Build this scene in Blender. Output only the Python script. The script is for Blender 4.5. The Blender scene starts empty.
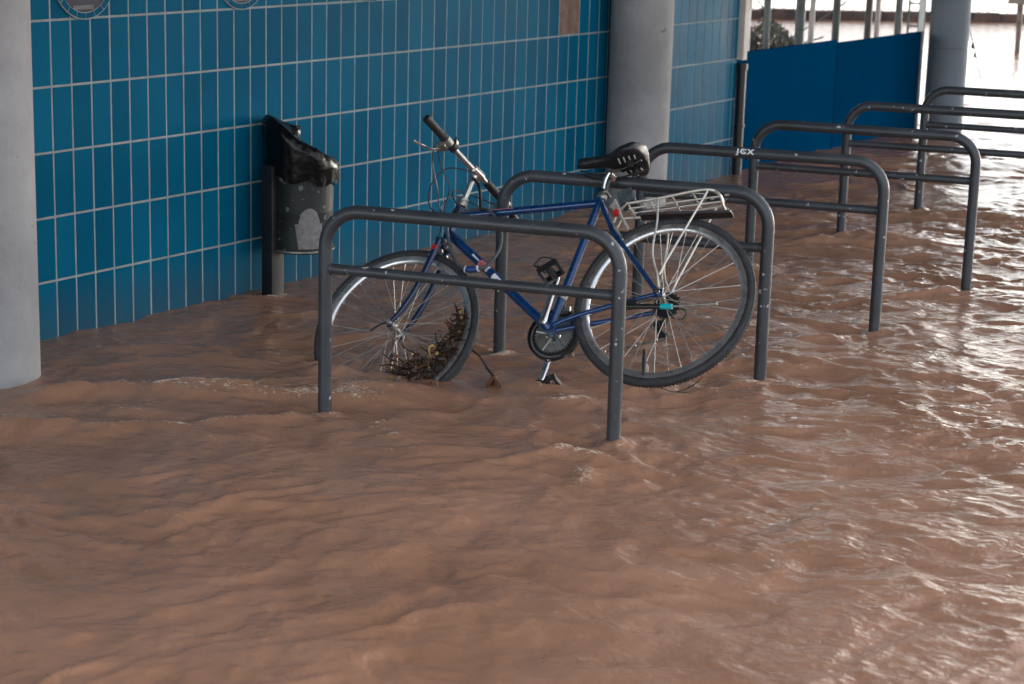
import bpy, math, random
import numpy as np
from mathutils import Vector, Matrix
random.seed(7)
rng = np.random.default_rng(11)
C = bpy.context.scene.collection
S = bpy.context.scene

# ------------------------------------------------------------------ camera
cam_d = bpy.data.cameras.new('camera'); cam = bpy.data.objects.new('camera', cam_d); C.objects.link(cam)
fw = Vector((-0.52101971, 0.82198396, -0.22995833)).normalized()
up0 = Vector((-0.00007441, 0.000091, 0.00049385)).normalized()
rt = fw.cross(up0).normalized(); up = rt.cross(fw).normalized()
m = Matrix((rt, up, -fw)).transposed().to_4x4(); m.translation = Vector((0, 0, 1.8))
cam.matrix_world = m
cam_d.sensor_width = 36; cam_d.lens = 1969.88 * 36 / 1024; cam_d.clip_end = 1500; cam_d.clip_start = 0.05
cam_d.dof.use_dof = True; cam_d.dof.focus_distance = 7.5; cam_d.dof.aperture_fstop = 4.5
S.camera = cam
# ------------------------------------------------------------------ light
SUN_EL, SUN_AZ = math.radians(22), math.radians(17)     # azimuth measured from +Y towards +X
w = bpy.data.worlds.new('World'); S.world = w; w.use_nodes = True
nt = w.node_tree; bg = nt.nodes['Background']
sky = nt.nodes.new('ShaderNodeTexSky'); sky.sky_type = 'NISHITA'; sky.sun_disc = False
sky.sun_elevation = SUN_EL; sky.sun_rotation = SUN_AZ; sky.air_density = 1.0; sky.dust_density = 1.2; sky.ozone_density = 1.0
hs = nt.nodes.new('ShaderNodeHueSaturation'); hs.inputs['Saturation'].default_value = 0.35      # thin overcast: the sky is nearly white
nt.links.new(sky.outputs[0], hs.inputs['Color']); nt.links.new(hs.outputs[0], bg.inputs[0]); bg.inputs[1].default_value = 0.15
sd = bpy.data.lights.new('sun', 'SUN'); sun = bpy.data.objects.new('sun', sd); C.objects.link(sun)
sd.energy = 1.5; sd.angle = math.radians(5); sd.color = (1, 0.95, 0.89)
sdir = Vector((math.sin(SUN_AZ) * math.cos(SUN_EL), math.cos(SUN_AZ) * math.cos(SUN_EL), math.sin(SUN_EL)))
sun.rotation_euler = sdir.to_track_quat('Z', 'Y').to_euler(); sun.location = sdir * 20
S.view_settings.view_transform = 'Standard'; S.view_settings.look = 'None'; S.view_settings.gamma = 1
S.view_settings.use_curve_mapping = False
S.view_settings.exposure = 1.85

# ------------------------------------------------------------------ materials
def mat(name, col, rough=0.5, metal=0.0, vary=0.0, vscale=8.0, col2=None, bump=0.0, bscale=60.0, spots=None, coat=0.0, spec=0.5):
    """procedural Principled: base colour broken up by noise, optional chips (spots) and bump"""
    M = bpy.data.materials.new(name); M.use_nodes = True; n = M.node_tree; P = n.nodes['Principled BSDF']; lk = n.links.new
    P.inputs['Roughness'].default_value = rough; P.inputs['Metallic'].default_value = metal
    P.inputs['Specular IOR Level'].default_value = spec; P.inputs['Coat Weight'].default_value = coat
    class TC: pass
    tc0 = n.nodes.new('ShaderNodeTexCoord'); oi = n.nodes.new('ShaderNodeObjectInfo'); va = n.nodes.new('ShaderNodeVectorMath'); va.operation = 'MULTIPLY_ADD'
    va.inputs[1].default_value = (13, 7, 11); lk(oi.outputs['Random'], va.inputs[0]); lk(tc0.outputs['Object'], va.inputs[2])     # every object gets its own patch of the noise
    tc = TC(); tc.outputs = {'Object': va.outputs[0]}
    c = tuple(col) + (1,)
    P.inputs['Base Color'].default_value = c
    out = None
    if vary > 0 or col2:
        no = n.nodes.new('ShaderNodeTexNoise'); no.inputs['Scale'].default_value = vscale; no.inputs['Detail'].default_value = 6; no.inputs['Roughness'].default_value = .62
        lk(tc.outputs['Object'], no.inputs['Vector'])
        r = n.nodes.new('ShaderNodeValToRGB'); r.color_ramp.elements[0].position = .35; r.color_ramp.elements[1].position = .68
        r.color_ramp.elements[0].color = tuple(x * (1 - vary) for x in col) + (1,)
        r.color_ramp.elements[1].color = (tuple(col2) if col2 else tuple(min(1, x * (1 + vary)) for x in col)) + (1,)
        lk(no.outputs['Fac'], r.inputs['Fac']); out = r.outputs['Color']
        mr = n.nodes.new('ShaderNodeMapRange'); mr.inputs[3].default_value = max(0.03, rough - .1); mr.inputs[4].default_value = min(1, rough + .12)
        lk(no.outputs['Fac'], mr.inputs[0]); lk(mr.outputs[0], P.inputs['Roughness'])
    if spots:
        scol, sscale, th = spots
        n2 = n.nodes.new('ShaderNodeTexNoise'); n2.inputs['Scale'].default_value = sscale; n2.inputs['Detail'].default_value = 3
        lk(tc.outputs['Object'], n2.inputs['Vector'])
        r2 = n.nodes.new('ShaderNodeValToRGB'); r2.color_ramp.elements[0].position = th; r2.color_ramp.elements[1].position = th + .025
        lk(n2.outputs['Fac'], r2.inputs['Fac'])
        mx = n.nodes.new('ShaderNodeMix'); mx.data_type = 'RGBA'; lk(r2.outputs['Color'], mx.inputs['Factor'])
        if out: lk(out, mx.inputs['A'])
        else: mx.inputs['A'].default_value = c
        mx.inputs['B'].default_value = tuple(scol) + (1,); out = mx.outputs['Result']
    if out: lk(out, P.inputs['Base Color'])
    if bump > 0:
        n3 = n.nodes.new('ShaderNodeTexNoise'); n3.inputs['Scale'].default_value = bscale; n3.inputs['Detail'].default_value = 5
        lk(tc.outputs['Object'], n3.inputs['Vector'])
        b = n.nodes.new('ShaderNodeBump'); b.inputs['Strength'].default_value = bump; b.inputs['Distance'].default_value = .004
        lk(n3.outputs['Fac'], b.inputs['Height']); lk(b.outputs['Normal'], P.inputs['Normal'])
    return M

RACKP = mat('rack_paint', (.036, .042, .050), .40, .0, .25, 9, bump=.15, bscale=90, spots=((.42, .44, .44), 34, .685))
CONC = mat('column_concrete', (.285, .28, .285), .85, 0, .2, 2.6, bump=.9, bscale=30, spots=((.15, .15, .155), 12, .70))
CONCF = mat('far_column_paint', (.15, .18, .215), .7, 0, .14, 3, bump=.3)
GROUT = mat('grout', (.235, .285, .295), .85, 0, .2, 12)
BROWN = mat('bare_tile_bed', (.20, .125, .10), .9, 0, .3, 20, bump=.6)
BLUEPANEL = mat('hoarding_blue_paint', (.0002, .040, .105), .9, 0, .12, 1.5, bump=.05, spec=.0)
ALU = mat('aluminium_trim', (.50, .51, .52), .4, .7, .15, 12)
CREAM = mat('cream_trim', (.62, .55, .50), .6, 0, .12, 10)
BLACKPIPE = mat('black_drainpipe', (.010, .010, .013), .4, 0, .3, 6)
BLOCKM = mat('blocker_concrete', (.17, .17, .175), .85, 0, .2, 1.2, bump=.3)  # grey for the added, unseen light-blocking slabs
FRAME = mat('bike_blue_paint', (.001, .040, .150), .28, .15, .15, 15, coat=.6)
FRAMED = mat('bike_dark_blue_paint', (.005, .022, .065), .3, .2, .2, 15, coat=.5)
CHROME = mat('polished_alloy', (.72, .72, .72), .22, 1, .12, 30)
RIM = mat('rim_alloy', (.62, .63, .64), .28, .9, .15, 25)
SPOKE = mat('spoke_steel', (.55, .52, .48), .3, .9)
STEEL = mat('dull_steel', (.36, .35, .33), .4, .85, .25, 40)
CARRIER = mat('carrier_alloy', (.68, .64, .58), .35, .6, .15, 40)
TYRE = mat('tyre_rubber', (.030, .031, .034), .7, 0, .35, 20, bump=.6, bscale=220)
RUBBER = mat('black_rubber', (.014, .014, .015), .5, 0, .3, 25, bump=.3, bscale=200)
PLASTIC = mat('black_plastic', (.016, .016, .018), .32, 0, .3, 25)
SADDLE = mat('saddle_vinyl', (.014, .014, .017), .42, 0, .3, 25, bump=.25, bscale=150)
LOCKC = mat('lock_cable_sleeve', (.07, .085, .095), .3, 0, .2, 30)
RED = mat('red_plastic', (.45, .02, .025), .3, 0)
WHITE = mat('white_sticker', (.74, .74, .76), .5, 0, .12, 40)
PINK = mat('red_decal', (.55, .16, .15), .4, 0, .3, 90)
TEAL = mat('teal_plastic', (.0, .42, .48), .4, 0)
GREY = mat('grey_strip', (.42, .43, .42), .6, 0, .1, 40)
BINM = mat('bin_painted_steel', (.004, .008, .008), .55, 0, .4, 14, spots=((.10, .12, .12), 26, .62), bump=.3)
BINPATCH = mat('bin_bare_patch', (.20, .19, .195), .7, 0, .25, 45, spots=((.13, .12, .12), 60, .62))
BAG = mat('bin_bag_film', (.002, .002, .003), .24, 0, .3, 20, bump=.9, bscale=26, spec=.28)
GALV = mat('green_grey_steel', (.17, .20, .20), .55, .2, .25, 5)  # base lightened to put distant haze and glare into the colour
PALEPOST = mat('pale_post_paint', (.62, .56, .54), .6, 0, .2, 5)
DARKSTONE = mat('quay_stone', (.055, .055, .07), .8, 0, .5, 3, col2=(.16, .10, .085))
TWIG = mat('wet_twig', (.028, .016, .010), .5, 0, .5, 40)
LEAFB = mat('brown_leaf', (.11, .040, .014), .55, 0, .5, 30)
LEAFY = mat('yellow_leaf', (.42, .28, .08), .55, 0, .3, 30)
MUDLEAF = mat('mud_coated_leaf', (.12, .085, .065), .5, 0, .4, 30)
BUSHG = mat('silted_green', (.20, .20, .16), .8, 0, .4, 14)
GLASSM = mat('porthole_glass', (.035, .04, .055), .35, 0, .3, 6, spec=.12)
DARKIN = mat('porthole_inside_sill', (.14, .14, .14), .7, 0, .3, 30)

def tile_mat():
    M = bpy.data.materials.new('glazed_blue_tile'); M.use_nodes = True; n = M.node_tree; P = n.nodes['Principled BSDF']; lk = n.links.new
    at = n.nodes.new('ShaderNodeAttribute'); at.attribute_name = 'tone'
    tc = n.nodes.new('ShaderNodeTexCoord')
    no = n.nodes.new('ShaderNodeTexNoise'); no.inputs['Scale'].default_value = 2.3; no.inputs['Detail'].default_value = 7; lk(tc.outputs['Object'], no.inputs['Vector'])
    r = n.nodes.new('ShaderNodeValToRGB'); r.color_ramp.elements[0].position = .3; r.color_ramp.elements[1].position = .75
    r.color_ramp.elements[0].color = (.0006, .080, .152, 1); r.color_ramp.elements[1].color = (.002, .110, .200, 1)
    ad = n.nodes.new('ShaderNodeMath'); ad.operation = 'MULTIPLY_ADD'; ad.inputs[1].default_value = .45; lk(at.outputs['Fac'], ad.inputs[0]); 
    sb = n.nodes.new('ShaderNodeMath'); sb.operation = 'SUBTRACT'; sb.inputs[1].default_value = .22; lk(no.outputs['Fac'], sb.inputs[0]); lk(sb.outputs[0], ad.inputs[2])
    lk(ad.outputs[0], r.inputs['Fac'])
    # drips and splashed silt just above the waterline
    sep = n.nodes.new('ShaderNodeSeparateXYZ'); lk(tc.outputs['Object'], sep.inputs[0])
    n2 = n.nodes.new('ShaderNodeTexNoise'); n2.inputs['Scale'].default_value = 9; n2.inputs['Detail'].default_value = 6
    mp = n.nodes.new('ShaderNodeMapping'); mp.inputs['Scale'].default_value = (1, 3.0, .35); lk(tc.outputs['Object'], mp.inputs[0]); lk(mp.outputs[0], n2.inputs['Vector'])
    mr = n.nodes.new('ShaderNodeMapRange'); mr.inputs[1].default_value = .0; mr.inputs[2].default_value = .22; mr.inputs[3].default_value = .75; mr.inputs[4].default_value = 0; lk(sep.outputs['Z'], mr.inputs[0])
    mu = n.nodes.new('ShaderNodeMath'); mu.operation = 'MULTIPLY'; lk(mr.outputs[0], mu.inputs[0]); lk(n2.outputs['Fac'], mu.inputs[1])
    mx = n.nodes.new('ShaderNodeMix'); mx.data_type = 'RGBA'; lk(mu.outputs[0], mx.inputs['Factor']); lk(r.outputs['Color'], mx.inputs['A']); mx.inputs['B'].default_value = (.06, .06, .055, 1)
    lk(mx.outputs['Result'], P.inputs['Base Color'])
    rr = n.nodes.new('ShaderNodeMapRange'); rr.inputs[3].default_value = .28; rr.inputs[4].default_value = .45; P.inputs['Specular IOR Level'].default_value = .3; P.inputs['IOR'].default_value = 1.12; lk(no.outputs['Fac'], rr.inputs[0]); lk(rr.outputs[0], P.inputs['Roughness'])
    b = n.nodes.new('ShaderNodeBump'); b.inputs['Strength'].default_value = .12; b.inputs['Distance'].default_value = .004
    n4 = n.nodes.new('ShaderNodeTexNoise'); n4.inputs['Scale'].default_value = 11; lk(tc.outputs['Object'], n4.inputs['Vector']); lk(n4.outputs['Fac'], b.inputs['Height']); lk(b.outputs['Normal'], P.inputs['Normal'])
    return M
TILE = tile_mat()

# ------------------------------------------------------------------ mesh helpers
class MB:
    def __init__(s): s.v = []; s.f = []; s.tone = []
    def add(s, vs, fs):
        o = len(s.v); s.v += [tuple(x) for x in vs]; s.f += [tuple(i + o for i in f) for f in fs]
    def box(s, c, h, R=None, bev=0.0):
        """box centred c, half sizes h, optional rotation, chamfered edges when bev > 0"""
        c = Vector(c); hx, hy, hz = h
        if bev <= 0:
            vs = [Vector((x * hx, y * hy, z * hz)) for x in (-1, 1) for y in (-1, 1) for z in (-1, 1)]
            fs = [(0, 1, 3, 2), (4, 6, 7, 5), (0, 4, 5, 1), (2, 3, 7, 6), (0, 2, 6, 4), (1, 5, 7, 3)]
        else:
            import bmesh
            bm = bmesh.new(); bmesh.ops.create_cube(bm, size=2)
            for v in bm.verts: v.co = Vector((v.co.x * hx, v.co.y * hy, v.co.z * hz))
            bmesh.ops.bevel(bm, geom=list(bm.edges), offset=bev, segments=2, affect='EDGES', profile=.7)
            vs = [v.co.copy() for v in bm.verts]; fs = [tuple(v.index for v in f.verts) for f in bm.faces]; bm.free()
        if R is not None: vs = [R @ v for v in vs]
        s.add([v + c for v in vs], fs); return s
    def tube(s, pts, r, seg=12, closed=False, cap=True, flat=1.0, flatdir=None):
        pts = [Vector(p) for p in pts]; n = len(pts)
        rs = r if isinstance(r, (list, tuple)) else [r] * n
        tang = []
        for i in range(n):
            a = pts[(i - 1) % n] if (closed or i > 0) else pts[i]; b = pts[(i + 1) % n] if (closed or i < n - 1) else pts[i]
            tang.append((b - a).normalized())
        u = Vector((0, 0, 1)) if flatdir is None else Vector(flatdir)
        if abs(u.dot(tang[0])) > .95: u = Vector((1, 0, 0))
        u = (u - tang[0] * u.dot(tang[0])).normalized(); vs = []
        for i in range(n):
            t = tang[i]
            if flatdir is not None: 
                q = Vector(flatdir); q = q - t * q.dot(t)
                if q.length > 1e-3: u = q.normalized()
            else:
                u = (u - t * u.dot(t)).normalized()
            k = t.cross(u)
            for j in range(seg):
                a = 2 * math.pi * j / seg
                vs.append(pts[i] + (u * math.cos(a) * flat + k * math.sin(a)) * rs[i])
        fs = []
        for i in range(n if closed else n - 1):
            i2 = (i + 1) % n
            for j in range(seg):
                j2 = (j + 1) % seg
                fs.append((i * seg + j, i * seg + j2, i2 * seg + j2, i2 * seg + j))
        if cap and not closed:
            fs.append(tuple(range(seg))[::-1]); fs.append(tuple((n - 1) * seg + j for j in range(seg)))
        s.add(vs, fs); return s
    def ring(s, c, R, prof, axis=(0, 1, 0), seg=96):
        """revolve closed profile [(radial offset, axial offset)] at radius R about axis through c"""
        c = Vector(c); ax = Vector(axis).normalized(); e = Vector((1, 0, 0)) if abs(ax.x) < .9 else Vector((0, 0, 1))
        e = (e - ax * e.dot(ax)).normalized(); k = ax.cross(e); vs = []; n = len(prof)
        for i in range(seg):
            a = 2 * math.pi * i / seg; d = e * math.cos(a) + k * math.sin(a)
            for (pr, pa) in prof: vs.append(c + d * (R + pr) + ax * pa)
        fs = [(i * n + j, i * n + (j + 1) % n, ((i + 1) % seg) * n + (j + 1) % n, ((i + 1) % seg) * n + j) for i in range(seg) for j in range(n)]
        s.add(vs, fs); return s
    def lathe(s, c, prof, axis=(0, 0, 1), seg=32):
        """prof [(r, h)] open, capped ends"""
        c = Vector(c); ax = Vector(axis).normalized(); e = Vector((1, 0, 0)) if abs(ax.x) < .9 else Vector((0, 0, 1))
        e = (e - ax * e.dot(ax)).normalized(); k = ax.cross(e); vs = []
        for (r, h) in prof:
            for j in range(seg):
                a = 2 * math.pi * j / seg; vs.append(c + (e * math.cos(a) + k * math.sin(a)) * r + ax * h)
        n = len(prof); fs = [(i * seg + j, i * seg + (j + 1) % seg, (i + 1) * seg + (j + 1) % seg, (i + 1) * seg + j) for i in range(n - 1) for j in range(seg)]
        fs.append(tuple(range(seg))[::-1]); fs.append(tuple((n - 1) * seg + j for j in range(seg)))
        s.add(vs, fs); return s
    def build(s, name, material, parent=None, smooth=True, off=None, angle=40):
        me = bpy.data.meshes.new(name)
        vs = s.v if off is None else [(x - off[0], y - off[1], z - off[2]) for x, y, z in s.v]
        me.from_pydata(vs, [], s.f); me.update()
        import bmesh
        bm = bmesh.new(); bm.from_mesh(me); bmesh.ops.recalc_face_normals(bm, faces=bm.faces)
        if smooth:
            for f in bm.faces: f.smooth = True
            lim = math.radians(angle)
            for e in bm.edges:
                if len(e.link_faces) == 2 and e.calc_face_angle(0) > lim: e.smooth = False
        bm.to_mesh(me); bm.free()
        me.materials.append(material)
        o = bpy.data.objects.new(name, me); C.objects.link(o)
        if parent: o.parent = parent
        return o
def empty(name, loc=(0, 0, 0), mw=None):
    o = bpy.data.objects.new(name, None); C.objects.link(o); o.empty_display_size = .1
    if mw is not None: o.matrix_world = mw
    else: o.location = loc
    return o
def tag(o, label=None, cat=None, group=None, kind=None):
    if label: o['label'] = label
    if cat: o['category'] = cat
    if group: o['group'] = group
    if kind: o['kind'] = kind
    return o
def spline(pts, n=8, closed=False):
    pts = [Vector(p) for p in pts]; out = []; N = len(pts)
    for i in range(N if closed else N - 1):
        p0 = pts[(i - 1) % N] if (closed or i > 0) else pts[i]; p1 = pts[i]; p2 = pts[(i + 1) % N]; p3 = pts[(i + 2) % N] if (closed or i < N - 2) else p2
        for k in range(n):
            t = k / n
            out.append(.5 * ((2 * p1) + (p2 - p0) * t + (2 * p0 - 5 * p1 + 4 * p2 - p3) * t * t + (3 * p1 - p0 - 3 * p2 + p3) * t ** 3))
    if not closed: out.append(pts[-1])
    return out

# ------------------------------------------------------------------ layout constants (metres; wall runs along +Y)
XW = -5.503; Z0 = .22747; TH = .2497; TY0 = 5.37171; TW = .10543
RACKL = [(-4.02516, 5.16288 + 1.094779 * i) for i in range(6)]; RL = 1.02823; RA = .24201; RH = .6985

# ------------------------------------------------------------------ flood water
def perlin(x, y, seed):
    r = np.random.default_rng(seed); p = r.permutation(256); p = np.concatenate([p, p]); ang = r.random(256) * 2 * np.pi
    gx, gy = np.cos(ang), np.sin(ang)
    xi = np.floor(x).astype(int); yi = np.floor(y).astype(int); xf = x - xi; yf = y - yi
    u = xf ** 3 * (xf * (xf * 6 - 15) + 10); v = yf ** 3 * (yf * (yf * 6 - 15) + 10)
    def g(ix, iy, dx, dy):
        h = p[(p[ix & 255] + iy) & 255]; return gx[h] * dx + gy[h] * dy
    a = g(xi, yi, xf, yf); b = g(xi + 1, yi, xf - 1, yf); c = g(xi, yi + 1, xf, yf - 1); d = g(xi + 1, yi + 1, xf - 1, yf - 1)
    return (a + (b - a) * u) + ((c + (d - c) * u) - (a + (b - a) * u)) * v
def grow(start, step, stop, f=1.09):
    out = []; x = start
    while abs(x) < abs(stop) and len(out) < 400: x += step; step *= f; out.append(x)
    return out
D = .0105
xs = np.array(sorted(grow(-5.6, -D, -300, 1.07)) + list(np.arange(-5.6, .4, D)) + grow(.4, D, 300, 1.07))
ys = np.array(sorted(grow(2.7, -D, -300, 1.08)) + list(np.arange(2.7, 11.5, D)) + grow(11.5, D, 26, 1.010) + grow(27.0, .3, 420, 1.14))
X, Y = np.meshgrid(xs, ys)
sx = np.gradient(xs)[None, :] * np.ones_like(X); sy = np.gradient(ys)[:, None] * np.ones_like(X); sp = np.maximum(sx, sy)
# axes: a = across the view (crest direction), b = along the flow
ca, sa = math.cos(.50), math.sin(.50)
A = X * ca + Y * sa; B = -X * sa + Y * ca
wa = A + .28 * perlin(A * 1.3, B * 1.3, 1) + .05 * perlin(A * 5, B * 5, 2)
wb = B + .28 * perlin(A * 1.1 + 9, B * 1.1, 3) + .07 * perlin(A * 4.5, B * 4.5, 4)
def octv(fa, fb, amp, seed, ridge=0.0):
    n = perlin(wa * fa, wb * fb, seed)
    if ridge: n = (1 - ridge) * n + ridge * (.35 - np.abs(n) * 1.3)
    fade = np.clip(1.6 - sp * max(fa, fb) * 3.2, 0, 1)
    return n * amp * fade
Z = octv(.8, 1.3, .034, 10) + octv(1.7, 3.0, .038, 11, .35) + octv(3.2, 4.6, .034, 12, .5) + octv(6.3, 8.4, .020, 13, .6) + octv(13, 18, .0078, 14, .65) + octv(25, 32, .0036, 15, .5)
Z -= .012
# calm patches versus choppy ones
chop = .62 + .75 * np.clip(perlin(A * .55, B * .7, 21) + .35, 0, 1)
near = np.clip((6.4 - (X * fw.x + Y * fw.y)) / 2.2, 0, 1)
lee = np.clip((-4.75 - X) / .6, 0, 1) * (np.abs(Y - 8) < 8)
Z *= chop * (1 - .22 * near) * (1 - .55 * lee)
foam_glint_v = np.zeros_like(Z)
# thin crest lines, their bright glints painted in along with foam
rn = perlin(wa * 1.15 + 3, wb * 2.3, 41) + .10 * perlin(wa * 7, wb * 9, 42)
rm = np.clip(perlin(A * 1.1, B * 1.5, 43) * 3 + .35, 0, 1) * np.clip(1.6 - sp * 20, 0, 1)
line = np.exp(-(rn / .022) ** 2) * rm
Z += .009 * np.exp(-(rn / .05) ** 2) * rm
rn2 = perlin(wa * 2.6 + 5, wb * 4.6, 44); rm2 = np.clip(perlin(A * 1.7 + 4, B * 2.1, 45) * 3, 0, 1) * np.clip(1.6 - sp * 25, 0, 1)
Z += .005 * np.exp(-(rn2 / .06) ** 2) * rm2
foam_glint_v += .30 * line + .20 * np.exp(-(rn2 / .03) ** 2) * rm2
def wake(px, py, amp=.026, R=.05, ang=-2.5):
    """water piled against a post and the trail of ripples behind it"""
    global Z, foam_glint_v
    dx, dy = X - px, Y - py; d = np.sqrt(dx * dx + dy * dy) + 1e-6
    m_ = d < 1.2
    th = np.arctan2(dy, dx) - ang
    Z += np.where(m_, amp * .45 * np.exp(-((d - R * .8) / (R * .8)) ** 2) * (1.0 + .4 * np.cos(th + np.pi)), 0)
    Z += np.where(m_, amp * .35 * np.cos(d * 48) * np.exp(-d * 7) * np.clip(sp < .05, 0, 1), 0)
    al = dx * math.cos(ang) + dy * math.sin(ang); ac = -dx * math.sin(ang) + dy * math.cos(ang)
    v = np.exp(-((np.abs(ac) - al * .42 - .03) / .035) ** 2) * np.clip(al * 6, 0, 1) * np.exp(-np.clip(al, 0, 9) * 2.6)
    Z += amp * .9 * v
    foam_glint_v += .55 * v * (al > 0) + .5 * np.exp(-((d - .045) / .03) ** 2)
for i, (lx, ly) in enumerate(RACKL):
    wake(lx, ly); wake(lx + RL * math.cos(RA), ly + RL * math.sin(RA))
wake(-5.36, 6.53, .012, .05)
def hump(px, py, rx, ry, amp, a=0.5, foam_glint=0.0):
    global Z, foam_glint_v
    dx, dy = X - px, Y - py; u = dx * math.cos(a) + dy * math.sin(a); v = -dx * math.sin(a) + dy * math.cos(a)
    g = np.exp(-(u / rx) ** 2 - (v / ry) ** 2); Z += amp * g; foam_glint_v += foam_glint * g
hump(-4.33, 5.52, .15, .09, .055, foam_glint=.10); hump(-4.05, 5.45, .25, .10, .045, foam_glint=.45); hump(-4.15, 5.30, .30, .05, .022, .4, foam_glint=.6)     # water heaped on the front wheel
hump(-3.62, 5.90, .12, .08, .035, foam_glint=.3); hump(-3.42, 5.80, .14, .07, .02, foam_glint=.2)
hump(-4.55, 5.15, .32, .10, .035, .7, .5); hump(-4.83, 4.78, .20, .07, .045, 1.1, .25); hump(-4.70, 4.35, .38, .10, .045, .6); hump(-4.45, 4.75, .30, .07, .03, .5, .25)
hump(-3.02, 5.22, .12, .035, .035, .1, .8); hump(-2.93, 5.05, .05, .10, .022, .3, .7); hump(-3.45, 5.02, .25, .03, .014, .5, .1); hump(-3.08, 6.42, .09, .04, .02, .5, .5); hump(-4.2, 8.3, .3, .12, .03); hump(-3.9, 9.6, .35, .12, .035)
hump(-3.18, 6.0, .22, .16, -.035)
zc = Z.copy()
nf = .5 + .5 * perlin(A * 34, B * 50, 31) + .35 * perlin(A * 70, B * 95, 32)
# foam specks and painted sparkle only ride on crests and in wakes
gy_, gx_ = np.gradient(Z, ys, xs)
lap = -(np.gradient(gx_, xs, axis=1) + np.gradient(gy_, ys, axis=0))
crest = np.clip((lap - 5.0) / 7.0, 0, 1) * np.clip((perlin(A * 1.6, B * 2.2, 33) + .05) * 3, 0, 1)
foam_glint_v = np.clip(foam_glint_v * 1.0 + crest * .45 * (1 - near), 0, 1)
ny, nx = X.shape
co = np.stack([X, Y, Z], -1).reshape(-1, 3).astype(np.float32)
idx = np.arange(ny * nx).reshape(ny, nx)
quads = np.stack([idx[:-1, :-1], idx[:-1, 1:], idx[1:, 1:], idx[1:, :-1]], -1).reshape(-1, 4)
me = bpy.data.meshes.new('flood_water'); me.vertices.add(len(co)); me.vertices.foreach_set('co', co.ravel())
me.loops.add(quads.size); me.loops.foreach_set('vertex_index', quads.ravel().astype(np.int32))
me.polygons.add(len(quads)); me.polygons.foreach_set('loop_start', (np.arange(len(quads)) * 4).astype(np.int32)); me.polygons.foreach_set('loop_total', np.full(len(quads), 4, np.int32))
me.update(calc_edges=True); me.polygons.foreach_set('use_smooth', np.ones(len(quads), bool))
at = me.attributes.new('foam_glint', 'FLOAT', 'POINT'); at.data.foreach_set('value', foam_glint_v.ravel().astype(np.float32))
water = bpy.data.objects.new('flood_water', me); C.objects.link(water); tag(water, 'choppy brown muddy flood water covering the whole ground', 'water', kind='structure')
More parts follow.
